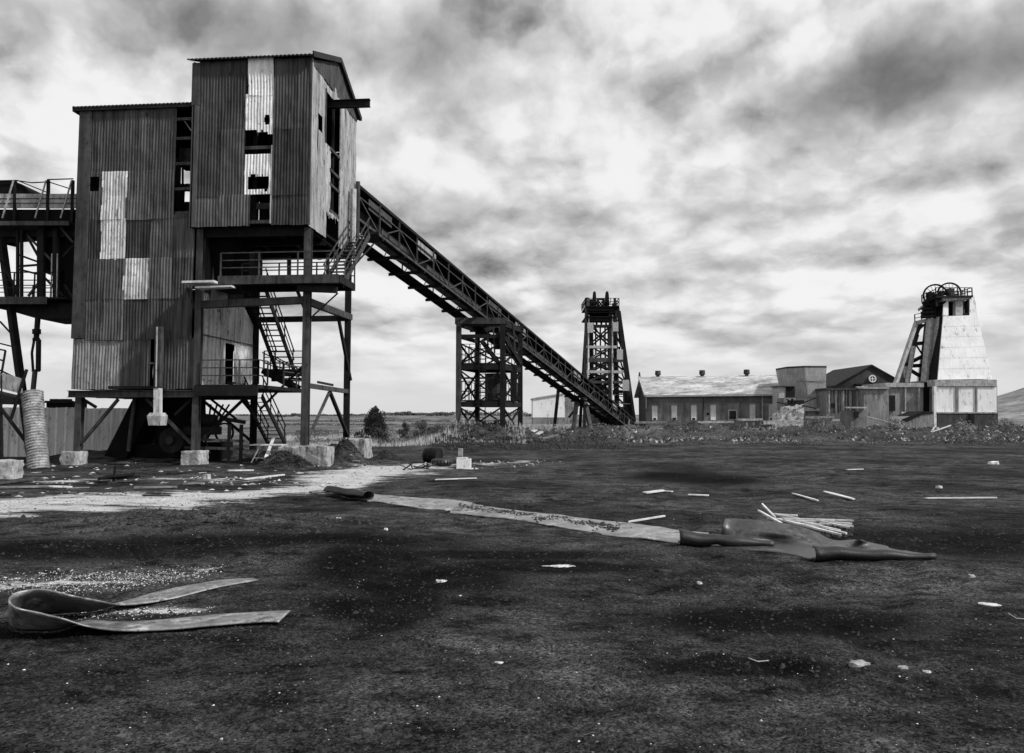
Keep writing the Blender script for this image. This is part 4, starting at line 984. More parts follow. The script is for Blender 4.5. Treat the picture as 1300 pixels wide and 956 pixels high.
mb = MB(); mb.beam(V((x0-.05, 46.95, 3.2)), V((x1+.05, 46.95, 3.2)), .1, .14); mb.beam(V((x0-.05, 48.65, 3.2)), V((x1+.05, 48.65, 3.2)), .1, .14); mb.build('skip_rim', M['steel'], bn)
mb = MB(); 
for px in (66, 80): mb.box(V((at(px, 528, 47).x, 47.3, 3.25)), .5, .4, .14)
mb.build('lid_clamp', M['steel'], bn)
p = gp(4, 609); o = rough_block('concrete_block', M['conc'], V((p.x-.3, p.y+.4, -.1)), 1.1, .8, .78, .12); tag(o, 'squat grey concrete block at the left edge of the yard', 'block')
# ================= STEEL HEADFRAME =================
YH = 140.0
hf = root('steel_headframe', V((at(768, 528, YH).x, YH+3, hz(18, 140))), 'dark open-lattice steel winding headframe behind the foot of the sloping gallery', 'winding tower')
def HP(px, py, dy=0): return at(px, py, YH+dy)
def hbm(a, b_, w, m='steel', da=0, db=None, name='beam', h=None): return bar(name, M[m], hf, HP(a[0], a[1], da), HP(b_[0], b_[1], da if db is None else db), w, h)
# main legs: near pair, far pair
LT = 393; LB = 546
near = [((745.5, 378), (742.5, 545)), ((775.5, 393), (774.5, 545))]
for a, b_ in near: hbm(a, b_, .6, 'steel2', 0, -.5, 'leg'); hbm((a[0]+2.2, 400), (b_[0]+2.2, 540), .16, 'steel3', -.6, -1.0, 'leg_pale_face')  # light-coloured strip added to brighten the right face of each near leg
for a, b_ in (((750, 380), (752, 545)), ((780, 385), (784, 545))): hbm(a, b_, .7, 'steel', 6, 6.5, 'leg')
for a, b_, d in (((784, 388), (803, 545), 1), ((786, 395), (807, 545), 5), ((745, 400), (736, 545), 3)): hbm(a, b_, .55, 'steel', d, d, 'raking_leg')
for py, m, w in ((393, 'steel', .6), (406, 'steel', .5), (414, 'steel', .5), (440.5, 'steel3', .5), (457, 'steel2', .8), (472, 'steel3', .5), (485, 'steel2', .5), (497, 'steel', .5)):
    k = (py-378)/167; xl = 745.5-3*k; xr = 780 if py < 430 else (782 if py < 450 else 790 if py > 456 else 785)
    hbm((xl, py), (xr+k*3, py), .4, m, -.4, h=w)
    hbm((750, py+1), (784+10*k, py+1), .4, 'steel', 6.2, h=w*.7)
    bar('beam', M['steel'], hf, HP(xl, py, 0), HP(750+2*k, py, 6), .35, .5); bar('beam', M['steel'], hf, HP(776, py, 0), HP(781+3*k, py, 6), .35, .5)
lv = [414, 440, 457, 472, 485, 497, 520]
for i in range(6):
    a, b_ = lv[i], lv[i+1]
    for d, m in ((0, 'steel2' if i in (1, 3) else 'steel'), (6, 'steel')):
        o_ = 5 if d else 0
        hbm((745+o_, b_), (775+o_, a), .32, m, d, name='brace')
        if i != 1 or d: hbm((745+o_, a), (775+o_, b_), .3, 'steel', d, name='brace')
    hbm((784+i*1.6, a), (788+i*2, b_), .25, 'steel', 1, name='brace'); hbm((776, a), (789+i*2, b_), .3, 'steel', 2, name='brace')
for k in range(34):
    t_ = random.random(); py = 408+125*t_; xl_ = 744-6*t_; xr2 = 783+20*t_; x0 = random.uniform(xl_, xr2-8); d_ = random.choice((-.2, 1.5, 3, 4.5, 6))
    q = random.random()
    if q < .4: hbm((x0, py), (min(xr2, x0+random.uniform(8, 24)), py), .16, random.choice(('steel', 'steel2', 'steel3')), d_, name='tie')
    else: hbm((x0, py), (min(xr2, x0+random.uniform(6, 14)), py+random.uniform(-14, 14)), .15, random.choice(('steel', 'steel2', 'steel3')), d_, name='tie')
# head with platforms, sheave wheels seen edge-on
for py, x0, x1, h in ((391, 743.5, 786, .9), (404, 743.5, 783, .9), (398, 747, 782, .4)):
    mb = MB(); z = HP(760, py).z; a = HP(x0, py, -1); b_ = HP(x1, py, -1); mb.poly([V((a.x, YH-1, z)), V((b_.x, YH-1, z)), V((b_.x, YH+7, z)), V((a.x, YH+7, z))], (0, 0, h*.28)); pf2 = mb.build('platform', M['black'], hf)
    if py < 395: railing(pf2, [V((a.x, YH-1, z+.4)), V((b_.x, YH-1, z+.4)), V((b_.x, YH+7, z+.4)), V((a.x, YH+7, z+.4)), V((a.x, YH-1, z+.4))], 1.3, m='steel', spacing=1.5, rails=(1, .5), w=.09)
for px in (754.5, 770.5):
    c = HP(px, 385, 3); mb = MB(); mb.ring(c, (1, 0, 0), 2.15, .3, 24); mb.build('sheave_wheel', M['black'], hf)
    mb = MB()
    for k in range(6): th = k*pi/6; mb.beam(c+V((0, cos(th), sin(th)))*2.0, c-V((0, cos(th), sin(th)))*2.0, .14)
    mb.tube(c-V((.5, 0, 0)), c+V((.5, 0, 0)), .35); mb.build('wheel_spokes', M['black'], hf)
for px, t_, b2 in ((747, 379.5, 392), (780.5, 378.5, 392), (759, 379, 392), (766, 379, 392)): hbm((px, t_), (px, b2), .45, 'steel', 2, name='stanchion')
hbm((759, 380), (766, 380), .35, 'steel', 2); hbm((759, 381), (766, 391), .25, 'steel', 2, name='brace'); hbm((766, 381), (759, 391), .25, 'steel', 2, name='brace')
for px in (749, 757, 763, 769, 777): hbm((px, 393), (px+.5, 414), .35, 'steel', 3, name='upright')
for px in (756, 762, 768, 772, 779): hbm((px, 414), (px+1, 500), .28, 'steel', 3.5, name='guide_rail')
for px, py, s in ((749.5, 415, 1.1), (781.5, 414, 1.0), (787, 449, 1.1), (794.5, 488, 1.2)):
    mb = MB(); c = HP(px, py, -1.2); mb.box(c-ZU*s, 1.1 if px < 760 else s*1.0, .3, s*1.7); mb.build('sign_panel', M['steel3'], hf)
mb = MB(); mb.poly([HP(748, 478, 1), HP(762, 478, 1), HP(768, 500, 1), HP(746, 500, 1)], (0, 4, 0)); mb.build('chute', M['black'], hf)
mb = MB(); mb.box(HP(766, 520, 2)-ZU*4, 7, 5, 4.5); mb.build('bank_house', M['steel2'], hf)
mb = MB(); mb.box(HP(796, 519, 2)-ZU*1, 1.2, 2, 6); mb.build('panel', M['steel2'], hf)

# ================= PALE SHED =================
ps = root('metal_shed', V((at(705, 528, 128).x, 132, 0)), 'pale flat-faced metal shed with dark lower wall behind the gallery foot', 'shed')
xa_, xb_ = at(676.5, 520, 128).x, at(717, 520, 128).x; zt1 = at(676, 507, 128).z; zt2 = at(717, 500, 128).z; zl_ = at(700, 530, 128).z
mb = MB(); mb.poly([V((xa_, 128, zl_)), V((xb_, 128, zl_)), V((xb_, 128, zt2)), V((xa_, 128, zt1))], (0, 9, 0)); mb.build('wall', M['concw'], ps)
mb = MB(); mb.poly([V((xa_+.05, 128.05, -1)), V((xb_, 128.05, -1)), V((xb_, 128.05, zl_)), V((xa_+.05, 128.05, zl_))], (0, 8.8, 0)); mb.build('lower_wall', M['concd'], ps)
mb = MB(); mb.poly([V((xa_-.2, 127.8, zt1)), V((xb_+.1, 127.8, zt2)), V((xb_+.1, 127.8, zt2+.2)), V((xa_-.2, 127.8, zt1+.2))], (0, 9.4, 0)); mb.build('roof', M['steel3'], ps)
xc_ = at(730, 520, 128).x
mb = MB(); mb.poly([V((xb_, 128.4, -1)), V((xc_, 128.4, -1)), V((xc_, 128.4, at(730, 503, 128).z)), V((xb_, 128.4, zt2))], (0, 9, 0)); mb.build('annexe', M['concd'], ps)
mb = MB(); mb.box(V((at(682, 528, 127).x, 127, hz(5, 127))), 12, .3, .9); mb.build('plinth_band', M['conc'], ps)

# ================= BRICK ENGINE HALL =================
bh_ = root('engine_hall', V((at(905, 528, 130).x, 137, hz(35, 130))), 'long brick engine hall with patchy pale roof, three ridge vents and boarded arched windows', 'brick building')
M['board'] = mat('window_board', .35, .62, 1., .8, streak=.5, spot=.1, spotv=.2)
YB = 130.0; YB2 = 126.0   # near eave runs slightly towards the camera on the right
def BP(px, py, d=0):       # point on the front wall plane
    k = (px-820)/190.; return at(px, py, YB-4*k+d)
xl = 821; xr_ = 1018
def wallq(name, m, px0, py0, px1, py1, d=0, th=.3):
    mb = MB(); mb.poly([BP(px0, py1, d), BP(px1, py1, d), BP(px1, py0, d), BP(px0, py0, d)], (0, th, 0)); return mb.build(name, M[m], bh_)
eave0 = BP(xl, 500.5); eave1 = BP(xr_, 498.5)
DD = 12.0
rid0 = at(814, 479.5, YB+DD/2); rid1 = at(1018, 477, YB-4+DD/2)
# gable outline: left end wall
B0 = V((eave0.x, eave0.y, -1)); Bf = V((at(811, 528, YB+DD).x, YB+DD, -1))
mb = MB(); gpts = [B0, V((eave0.x, eave0.y, eave0.z)), V((rid0.x, rid0.y, rid0.z-.1)), V((Bf.x, Bf.y, eave0.z)), Bf]; mb.poly(gpts, (.35, 0, 0)); mb.build('gable_wall', M['brickd'], bh_)
mb = MB(); mb.poly([BP(xl, 549), BP(xr_, 549), BP(xr_, 499), BP(xl, 501)], (0, .4, 0)); wallf = mb.build('front_wall', M['brickp'], bh_)
mb = MB(); q = [V((eave0.x, eave0.y, eave0.z)), V((eave1.x, eave1.y, eave1.z)), rid1, rid0]; ov = V((0, -.5, -.35)); q[0] = q[0]+ov+V((-.3, 0, 0)); q[1] = q[1]+ov; q[3] = q[3]+V((-.3, 0, 0))
mb.poly([q[0], q[1], q[2], q[3]], (0, 0, .18)); mb.build('roof', M['aroof'], bh_)
mb = MB(); mb.poly([q[3], q[2], V((rid1.x, rid1.y+DD/2+.4, q[1].z)), V((rid0.x-.3, rid0.y+DD/2+.4, q[0].z))], (0, 0, .18)); mb.build('roof', M['aroof'], bh_)
bar('barge_board', M['steel3'], bh_, q[0]+V((-.1, -.05, .1)), q[3]+V((-.1, 0, .1)), .3, .35); bar('gutter', M['steel3'], bh_, q[0]+V((0, -.15, 0)), q[1]+V((0, -.15, 0)), .25, .28)
mb = MB(); mb.tube(q[3]+V((0, 0, .1)), q[3]+V((0, 0, 1.0)), .22, .12); mb.build('finial', M['steel2'], bh_)
wallq('frieze', 'brick', xl+.5, 502, xr_, 510.5, -.12, .3)
# piers
for px in (821.8, 844, 869, 892.5, 917.5, 940, 966, 992): wallq('pier', 'brick', px-1.6, 510, px+1.6, 548, -.1, .3)
for px in (893, 968): wallq('downpipe', 'steel2' if px < 900 else 'steel3', px-.5, 502, px+.5, 535, -.25, .15)
wallq('downpipe', 'steel3', 820, 502, 820.7, 519, -.2, .15)
wins = [831.3, 856, 880.8, 905.5, 955.3, 979.5]
for i, px in enumerate(wins):
    py0 = 515.3-.015*(px-831); pb = 533.5
    fr_ = wallq('window', 'rust2', px-4.0, py0-.3, px+4.0, pb, -.06, .2)
    # arched head + boarding + small dark opening low down
    mb = MB(); arc = []
    for k in range(9):
        th = pi*k/8; arc.append(BP(px+4.2*cos(th), py0-1.6*sin(th), -.1))
    mb.poly(arc, (0, .2, 0)); mb.build('arch', M['concd'], fr_)
    mb = MB(); mb.poly([BP(px-3.4, pb-2.5, -.1), BP(px+3.4, pb-2.5, -.1), BP(px+3.4, py0+.2, -.1), BP(px-3.4, py0+.2, -.1)], (0, .1, 0)); mb.build('boarding', M['board'], fr_)
    mb = MB(); mb.poly([BP(px-3.2, pb, -.13), BP(px+3.2, pb, -.13), BP(px+3.2, pb-4, -.13), BP(px-3.2, pb-4, -.13)], (0, .1, 0)); mb.build('sill_block', M['concw' if i != 1 else 'conc'], fr_)
    if i != 3:
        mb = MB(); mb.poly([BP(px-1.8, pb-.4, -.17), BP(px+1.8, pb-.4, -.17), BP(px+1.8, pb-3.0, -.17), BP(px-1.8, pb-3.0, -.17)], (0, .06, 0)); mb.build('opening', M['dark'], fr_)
# small barred window with white surround
fr_ = wallq('window', 'steel3', 924.5, 520, 936, 533, -.1, .2)
mb = MB(); mb.poly([BP(926, 532, -.15), BP(934.6, 532, -.15), BP(934.6, 521.6, -.15), BP(926, 521.6, -.15)], (0, .1, 0)); mb.build('opening', M['dark'], fr_)
mb = MB()
for k in range(4): mb.beam(BP(927.4+k*2, 532, -.2), BP(927.4+k*2, 522, -.2), .06)
mb.beam(BP(926, 527, -.2), BP(934.6, 527, -.2), .06); mb.build('bars', M['steel2'], fr_)
for px in (835.3, 891.5, 948): 
    c = at(px, 479.5-.012*(px-835), YB-4*(px-820)/190+DD/2); mb = MB(); mb.tube(c-ZU*.6, c+ZU*.3, .3, .3, 10); mb.tube(c+ZU*.3, c+ZU*.55, .3, .55, 10); mb.tube(c+ZU*.55, c+ZU*1.25, .55, .5, 10); mb.build('ridge_vent', M['steel2'], bh_)
fr_ = wallq('door', 'black', 897.5, 524, 900, 527, -.1, .2)

# ================= FLARED CONCRETE TOWER =================
YE = 122.0
M['concf'] = mat('plain_concrete', .18, .46, .5, .9, streak=.55, spot=.25, spotv=.1, bd=.04)
ev = root('fan_drift_tower', V((at(1027, 528, YE).x, YE+3, hz(48, 122))), 'flared windowless concrete tower at the right end of the brick hall', 'concrete tower')
mb = MB(); dep = 6.0
prof = [(528, 1009, 1050.5), (505, 1010, 1050), (490, 1007, 1048.3), (477, 1004.4, 1047.8), (467, 1003.3, 1048)]
fr0 = [(at(a, py, YE), at(b_, py, YE), 0) for py, a, b_ in prof]
vs_ = []
for k, (a, b_, _) in enumerate(fr0):
    z = a.z; grow = (0, 0, .2, .5, .7)[k]
    cutx = 1.3     # chamfered left corner
    vs_ += [V((a.x, YE+1.6, z)), V((a.x+cutx*1.6, YE-grow, z)), V((b_.x, YE-grow*.6, z)), V((b_.x, YE+dep+grow, z)), V((a.x, YE+dep+grow, z))]
for q in vs_[:5]: q.z = -1
fs_ = []
for k in range(len(prof)-1):
    for i in range(5): fs_.append((k*5+i, k*5+(i+1) % 5, (k+1)*5+(i+1) % 5, (k+1)*5+i))
fs_.append(tuple(range(20, 25))); mb.add(vs_, fs_); mb.build('wall', M['concf'], ev)
mb = MB(); tpv = [q.copy() for q in vs_[20:25]]; c = sum(tpv, V((0, 0, 0)))/5; mb.poly([c+(q-c)*1.005 for q in tpv], (0, 0, .3)); mb.build('coping', M['steel2'], ev)
for py in (484, 505): bar('shutter_line', M['steel2'], ev, at(1010.5, py, YE-.35), at(1048, py, YE-.3), .04, .06)
mb = MB(); mb.box(at(1029, 522, YE-.6)-ZU*.0, 7.2, 1.4, .5); mb.build('ledge', M['conc'], ev)
lt = root('lean_to_shed', V((at(998, 528, 120).x, 121, hz(45, 120))), 'small corrugated lean-to shed between brick hall and flared concrete tower', 'shed')
def bx(par, name, m, px0, py0, px1, py1, Y, th):
    mb = MB(); mb.poly([at(px0, py1, Y), at(px1, py1, Y), at(px1, py0, Y), at(px0, py0, Y)], (0, th, 0)); return mb.build(name, M[m], par)
bx(lt, 'side_wall', 'steel3', 989, 491, 997.5, 548, 120.3, 3); bx(lt, 'front_wall', 'steel', 997.7, 491, 1009, 506, 120.2, 3); bx(lt, 'front_wall', 'concd', 997.7, 506, 1009, 548, 120.4, 3); bx(lt, 'roof', 'steel2', 988, 489.8, 1010, 491, 119.9, 3.6)

# ================= RUINED WHITE WALL =================
rw = root('ruined_wall', V((at(1000, 528, 98).x, 98.5, hz(36, 98))), 'broken bright white wall with ragged top in front of the flared concrete tower', 'wall')
pts = [(984, 546), (984, 527), (987, 524), (990, 526), (994, 523), (995, 517), (1001, 516), (1007, 515), (1012, 517), (1015, 513), (1020, 513), (1021, 522), (1020, 541), (1009, 545), (1000, 546)]
mb = MB(); mb.poly([at(a, b_, 98) for a, b_ in reversed(pts)], (0, 1.2, 0)); mb.build('masonry', M['ruin'], rw)
for (a, b_, c_, d_) in ((986, 521, 993, 531), (1007, 519, 1011, 526), (999, 524, 1002, 532), (1013, 528, 1017, 534)):
    mb = MB(); pp = [at(a+random.uniform(-.6, .6), d_, 97.9), at(c_, d_+random.uniform(-1, 1), 97.9), at(c_-.8, b_+random.uniform(-.5, 1), 97.9), at(a+.8, b_, 97.9)]; mb.poly(pp, (0, .2, 0)); mb.build('broken_patch', M['rubble'], rw)
bar('tie_beam', M['conc'], rw, at(969, 536.5, 97.3), at(1020, 535.5, 97.3), .12, .5)
mb = MB()
for i in range(9): a = at(1003+random.uniform(0, 16), 510+random.uniform(0, 6), 97.6); b_ = a+V((random.uniform(-2.2, 2.2), 0, random.uniform(-.5, 1.0))); mb.beam(a, b_, .1, .14)
o = mb.build('scrap_tangle', M['steel']); tag(o, 'dark tangle of bent scrap lying on top of the broken white wall', 'scrap'); o['kind'] = 'stuff'
lh = root('low_hut', V((at(1000, 528, 104).x, 104, hz(36, 104))), 'low dark hut behind the broken white wall', 'hut')
bx(lh, 'wall', 'concd', 996, 505, 1010, 548, 103, 3); bx(lh, 'roof', 'steel', 1002, 508, 1021, 512.5, 102.4, 3)

# ================= SHEDS AND GABLED HALL =================
sh = root('corrugated_store', V((at(1080, 528, 118).x, 120, hz(52, 118))), 'long low shed with dark streaked cladding between flared tower and gabled hall', 'shed')
o = bx(sh, 'wall', 'rust2', 1049.5, 495, 1096, 550, 118, 5); bx(sh, 'bay', 'concd', 1097, 493.5, 1128.5, 550, 116, 5)
bx(sh, 'roof', 'steel2', 1049, 492.5, 1098, 495, 117.6, 6); bx(sh, 'roof', 'conc', 1096, 491.8, 1129, 493.5, 115.6, 6)
for i in range(15): 
    px = 1052+i*3; bx(sh, 'cladding_rib', 'steel2' if i % 3 else 'conc', px, 496, px+(.8 if i % 2 else 1.6), 524, 117.9, .2)
bx(sh, 'door', 'dark', 1055.5, 512, 1060.5, 517, 117.8, .3); bx(sh, 'parapet', 'conc', 1088, 490.5, 1102, 492, 118.6, .5)
gh = root('gabled_hall', V((at(1108, 528, 132).x, 138, hz(60, 132))), 'dark brick hall with a steep gable and a round white window', 'brick building')
YG = 132.0
mb = MB(); mb.poly([at(1062, 550, YG), at(1149, 550, YG), at(1149, 488, YG), at(1107, 463.5, YG), at(1064, 488, YG)], (0, .5, 0)); mb.build('gable_wall', M['brickd'], gh)
mb = MB(); mb.poly([at(1060, 489.5, YG-.3), at(1107, 462.6, YG-.3), at(1107, 464.4, YG-.3), at(1061, 491.2, YG-.3)], (0, 16, 0)); mb.build('roof', M['roof'], gh)
mb = MB(); mb.poly([at(1107, 462.6, YG-.3), at(1149, 486.2, YG-.3), at(1149, 488, YG-.3), at(1107, 464.4, YG-.3)], (0, 16, 0)); mb.build('roof', M['roof'], gh)
c = at(1107.3, 480.8, YG-.15); wr = MB(); wr.tube(c, c+V((0, .3, 0)), .62, n=20); wr = wr.build('round_window', M['dark'], gh)
mb = MB(); mb.ring(c-V((0, .08, 0)), (0, 1, 0), .55, .22, 20); mb.build('window_ring', M['concw'], wr)
mb = MB(); mb.beam(c-V((.5, .1, 0)), c+V((.5, -.1, 0)), .1); mb.beam(c-V((0, .1, .5)), c+V((0, -.1, .5)), .1); mb.tube(c-V((0, .16, 0)), c-V((0, .05, 0)), .2, n=10); mb.build('glazing_bar', M['concw'], wr)
bx(gh, 'ledge', 'steel', 1086, 487, 1125, 489, YG-.6, .6); bx(gh, 'low_roof', 'steel2', 1049, 489.5, 1066, 492, YG-.5, 6)
bx(gh, 'flank', 'brickd', 1049, 492, 1063, 550, YG, 6)

# ================= CONCRETE HEADFRAME =================
YC = 118.0
ch = root('concrete_headframe', V((at(1218, 528, YC).x, YC+5, hz(70, 118))), 'white tapering concrete headframe with two spoked winding wheels and a raking leg, at right', 'winding tower')
def CP(px, py, d=0): return at(px, py, YC+d)
# tower body: front face + left face receding
def quadbody(name, m, F0, F1, F2, F3_, dl, dr):
    """front face corners bl, br, tr, tl and the depth it runs back"""
    mb = MB(); f = [F0, F1, F2, F3_]; bk = [F0+V((dl, 9, 0)), F1+V((dr, 9, 0)), F2+V((dr*.3, 6, 0)), F3_+V((dl*.3, 6, 0))]
    mb.add(f+bk, [(0, 1, 2, 3), (1, 5, 6, 2), (5, 4, 7, 6), (4, 0, 3, 7), (3, 2, 6, 7), (0, 4, 5, 1)]); return mb.build(name, M[m], ch)
bl, br_, tr_, tl_ = CP(1190.5, 482), CP(1260, 481), CP(1241, 400, 2), CP(1197.5, 401.5, 2)
quadbody('tower_body', 'concw', bl, br_, tr_, tl_, 1.5, -1)
for k in range(1, 6):    # pour lines
    a = bl.lerp(tl_, k/6); b_ = br_.lerp(tr_, k/6); bar('pour_line', M['concf'], ch, a-V((0, .006, 0)), b_-V((0, .006, 0)), .02, .02)
# darker left flank with vertical fins
flL = [CP(1171, 484, 7), CP(1180, 405, 7)]
mb = MB(); mb.poly([CP(1172, 484, 5), bl+V((0, .2, 0)), tl_+V((0, .2, 0)), CP(1180, 404, 6)], (0, 1.5, 0)); mb.build('flank_wall', M['steel'], ch)
for (a, b_, m, w) in (((1173.5, 484), (1181, 404), 'conc', .9), ((1184.5, 484), (1190, 402), 'conc', 1.0), ((1188, 484), (1194.5, 402), 'concd', .7)): bar('fin', M[m], ch, CP(a[0], a[1], 2.5), CP(b_[0], b_[1], 3.5), w, .6)
# winding room at the top
rooms = [(1197.5, 1204, 'concw'), (1213.3, 1222.3, 'conc'), (1231, 1241, 'concw')]
zt_ = 375; zb_ = 400.5
for a, b_, m in rooms:
    mb = MB(); k = .03*25
    mb.poly([CP(a, zb_, 2), CP(b_, zb_, 2), CP(b_-(4 if b_ > 1235 else 0), zt_, 2.6), CP(a, zt_, 2.6)], (0, .8, 0)); mb.build('room_pier', M[m], ch)
mb = MB(); mb.poly([CP(1182, 387, 5.5), CP(1197, 377, 1.9), CP(1233.5, 375, 1.9), CP(1233.5, 379.5, 1.9), CP(1197.5, 382, 1.9), CP(1182, 389, 5.5)], (0, 4, 0)); mb.build('room_roof', M['conc'], ch)
mb = MB(); mb.poly([CP(1196, 400, 2.7), CP(1238, 400, 2.7), CP(1233, 378, 2.9), CP(1196, 378, 2.9)], (0, .2, 0)); 
mb = MB(); mb.poly([CP(1181, 402, 4), CP(1197, 401, 2.2), CP(1197, 381, 2.5), CP(1183, 388, 4.4)], (0, 2.5, 0)); mb.build('winding_room', M['black'], ch)
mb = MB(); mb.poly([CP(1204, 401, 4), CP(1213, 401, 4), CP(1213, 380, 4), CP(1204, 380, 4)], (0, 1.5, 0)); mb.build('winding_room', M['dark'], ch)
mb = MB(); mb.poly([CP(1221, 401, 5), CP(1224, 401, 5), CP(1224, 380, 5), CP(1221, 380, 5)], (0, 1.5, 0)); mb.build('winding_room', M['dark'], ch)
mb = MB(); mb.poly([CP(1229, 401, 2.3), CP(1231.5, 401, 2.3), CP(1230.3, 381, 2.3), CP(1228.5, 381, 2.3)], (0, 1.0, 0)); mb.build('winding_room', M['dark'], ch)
mb = MB(); mb.poly([CP(1222.5, 401.2, 2.2), CP(1231.5, 401.2, 2.2), CP(1231.5, 397.5, 2.2), CP(1222.5, 397.5, 2.2)], (0, .5, 0)); mb.build('sill', M['steel'], ch)
# top deck, rails and wheels
zd = CP(1210, 375.2).z; mb = MB(); a = CP(1181, 376, 2); b_ = CP(1233.5, 375, 2)
mb.poly([V((a.x, YC+4.5, zd-.7)), V((CP(1196, 376).x, YC+1.6, zd-.1)), V((b_.x, YC+1.6, zd)), V((b_.x, YC+8, zd)), V((a.x*(YC+9)/(YC+2), YC+9, zd-.5))], (0, 0, .3)); tdk = mb.build('deck', M['steel'], ch)
railing(tdk, [V((CP(1196, 376).x, YC+1.7, zd+.25)), V((b_.x-.1, YC+1.7, zd+.25)), V((b_.x-.1, YC+7.8, zd+.25))], 1.3, m='steel', spacing=1.2, w=.1, rails=(1, .55))
railing(tdk, [V((a.x, YC+4.5, zd-.4)), V((CP(1196, 376).x, YC+1.7, zd+.1))], 1.2, m='steel', spacing=1.1, w=.1, rails=(1, .55))
for px, py, d in ((1187.5, 375, 2.5), (1205.3, 372.5, 6.5)):
    c = CP(px, py, d); ax_ = V((.25, 1, 0)).normalized(); rw_ = 1.75
    mb = MB(); mb.ring(c, ax_, rw_, .24, 32); wh = mb.build('winding_wheel', M['black'], ch); b__ = ax_.cross(ZU).normalized()
    mb = MB()
    for k in range(8): th = k*pi/8; dv = b__*cos(th)+ZU*sin(th); mb.beam(c+dv*rw_, c-dv*rw_, .05)
    mb.tube(c-ax_*.4, c+ax_*.4, .22); mb.build('spokes', M['steel'], wh)
    mb = MB(); mb.beam(c-ax_*.5, c-ax_*.5-ZU*1.9, .3); mb.beam(c+ax_*.5, c+ax_*.5-ZU*1.9, .3); mb.build('bearing_stand', M['steel'], wh)
for px, h, w in ((1213, 1.3, .9), (1216.5, .9, .9), (1223, 1.7, 1.0), (1230, .8, .6), (1197, 1.1, 1.0)):
    mb = MB(); mb.box(V((CP(px, 376).x, YC+3.5, zd)), w, .8, h); mb.build('winch_gear', M['steel'] if px != 1223 else M['steel2'], ch)
mb = MB()
for i in range(22):
    a = CP(1171+random.uniform(0, 12), 381+random.uniform(0, 20), 3.5); mb.beam(a, a+V((random.uniform(-1, 1), random.uniform(-.5, .5), random.uniform(-.8, .8))), .12)
mb.build('side_gantry', M['steel'], ch)
for px_ in (1171, 1176, 1181, 1186): bar('gantry_post', M['steel'], ch, CP(px_, 404, 3.2), CP(px_+3, 379 if px_ > 1175 else 386, 3.5), .35)
for z_ in (402, 397, 392, 387, 382): bar('gantry_beam', M['steel'], ch, CP(1169 if z_ > 391 else 1176, z_, 3), CP(1186, z_-1, 3), .2, .3)
bar('gantry_beam', M['conc'], ch, CP(1162, 410, 4), CP(1180, 406, 4), .5, .6)
railing(ch, [CP(1161.5, 408.5, 4), CP(1170, 407, 4)], 1.2, m='steel', spacing=1.0, w=.1, rails=(1, .5))
# raking leg and its struts
bar('raking_leg', M['conc'], ch, CP(1136.5, 488, 2), CP(1163, 410, 4), .5, .55); bar('raking_leg', M['concd'], ch, CP(1141.5, 488, 5), CP(1168, 410, 6), .45, .55)
bar('raking_leg', M['steel2'], ch, CP(1146, 488, 4), CP(1165, 425, 5), .35)
bar('inner_leg', M['conc'], ch, CP(1152, 486, 3), CP(1160, 440, 4), .5); bar('inner_leg', M['conc'], ch, CP(1150, 486, 4), CP(1149, 465, 4), .4)
mb = MB(); mb.poly([CP(1162, 437, 4), CP(1164, 412, 4), CP(1177, 411, 4), CP(1169, 418, 4), CP(1166, 424, 4)], (0, 1, 0)); mb.build('bracket', M['steel'], ch)
for a, b_, w in (((1162, 436.5), (1172.5, 435.5), .6), ((1158, 459), (1171, 452.5), .5), ((1157, 464.5), (1170, 464), .6), ((1156, 470), (1168, 477.5), .45), ((1163, 438), (1171, 450), .2), ((1150, 463), (1158, 461), .5)): bar('strut', M['steel'], ch, CP(a[0], a[1], 4), CP(b_[0], b_[1], 4.5), w)
# base block
def cb(name, m, px0, py0, px1, py1, d, th): return bx(ch, name, m, px0, py0, px1, py1, YC+d, th)
cb('base_slab', 'conc', 1187, 482, 1265.5, 490.5, -1.2, 11); cb('base_core', 'concd', 1188, 490.5, 1266, 548, -.8, 10)
for a, b_ in ((1188.6, 1213.5), (1217, 1238.3), (1241, 1265.3)): cb('infill_panel', 'concw', a, 491.5, b_, 523, -1.0, .4)
for a, b_ in ((1213.7, 1216.8), (1238.5, 1240.8)): cb('column', 'concd', a, 490.6, b_, 523, -1.15, .4)
cb('column', 'concw', 1186, 490.6, 1189, 546, -1.4, .5)
cb('plinth', 'steel2', 1190, 524, 1267, 550, -1.4, 1); cb('plinth_cap', 'conc', 1190, 523, 1266, 524.8, -1.5, 1)
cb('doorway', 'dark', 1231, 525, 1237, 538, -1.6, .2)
cb('shaft_recess', 'black', 1172, 485, 1187, 550, 1.0, 6)
# lower side block to the left with ramp
cb('side_block', 'concd', 1129, 491, 1172, 550, .6, 7); cb('side_block_roof', 'conc', 1124, 486, 1173, 491.5, .2, 8)
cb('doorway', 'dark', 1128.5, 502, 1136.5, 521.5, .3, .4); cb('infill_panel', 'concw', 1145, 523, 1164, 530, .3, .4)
for a in (1149, 1166): cb('column', 'conc', a, 492, a+1.6, 523, .3, .4)
rp = root('loading_ramp', V((at(1165, 528, 110).x, 111, hz(60, 110))), 'dark sided ramp sloping up to the foot of the white concrete headframe', 'ramp')
mb = MB(); mb.poly([at(1144, 538, 110), at(1145, 532, 110), at(1172, 522.5, 110), at(1184, 523, 110), at(1184, 550, 110), at(1150, 552, 110)], (0, 4, 0)); mb.build('ramp_side', M['concd'], rp)
mb = MB(); mb.poly([at(1143, 539, 109.9), at(1144, 533, 109.9), at(1172, 522, 109.9), at(1185, 522.8, 109.9), at(1185, 525, 109.9), at(1172, 526, 109.9)], (0, 4.2, 0)); mb.build('ramp_edge', M['steel'], rp)

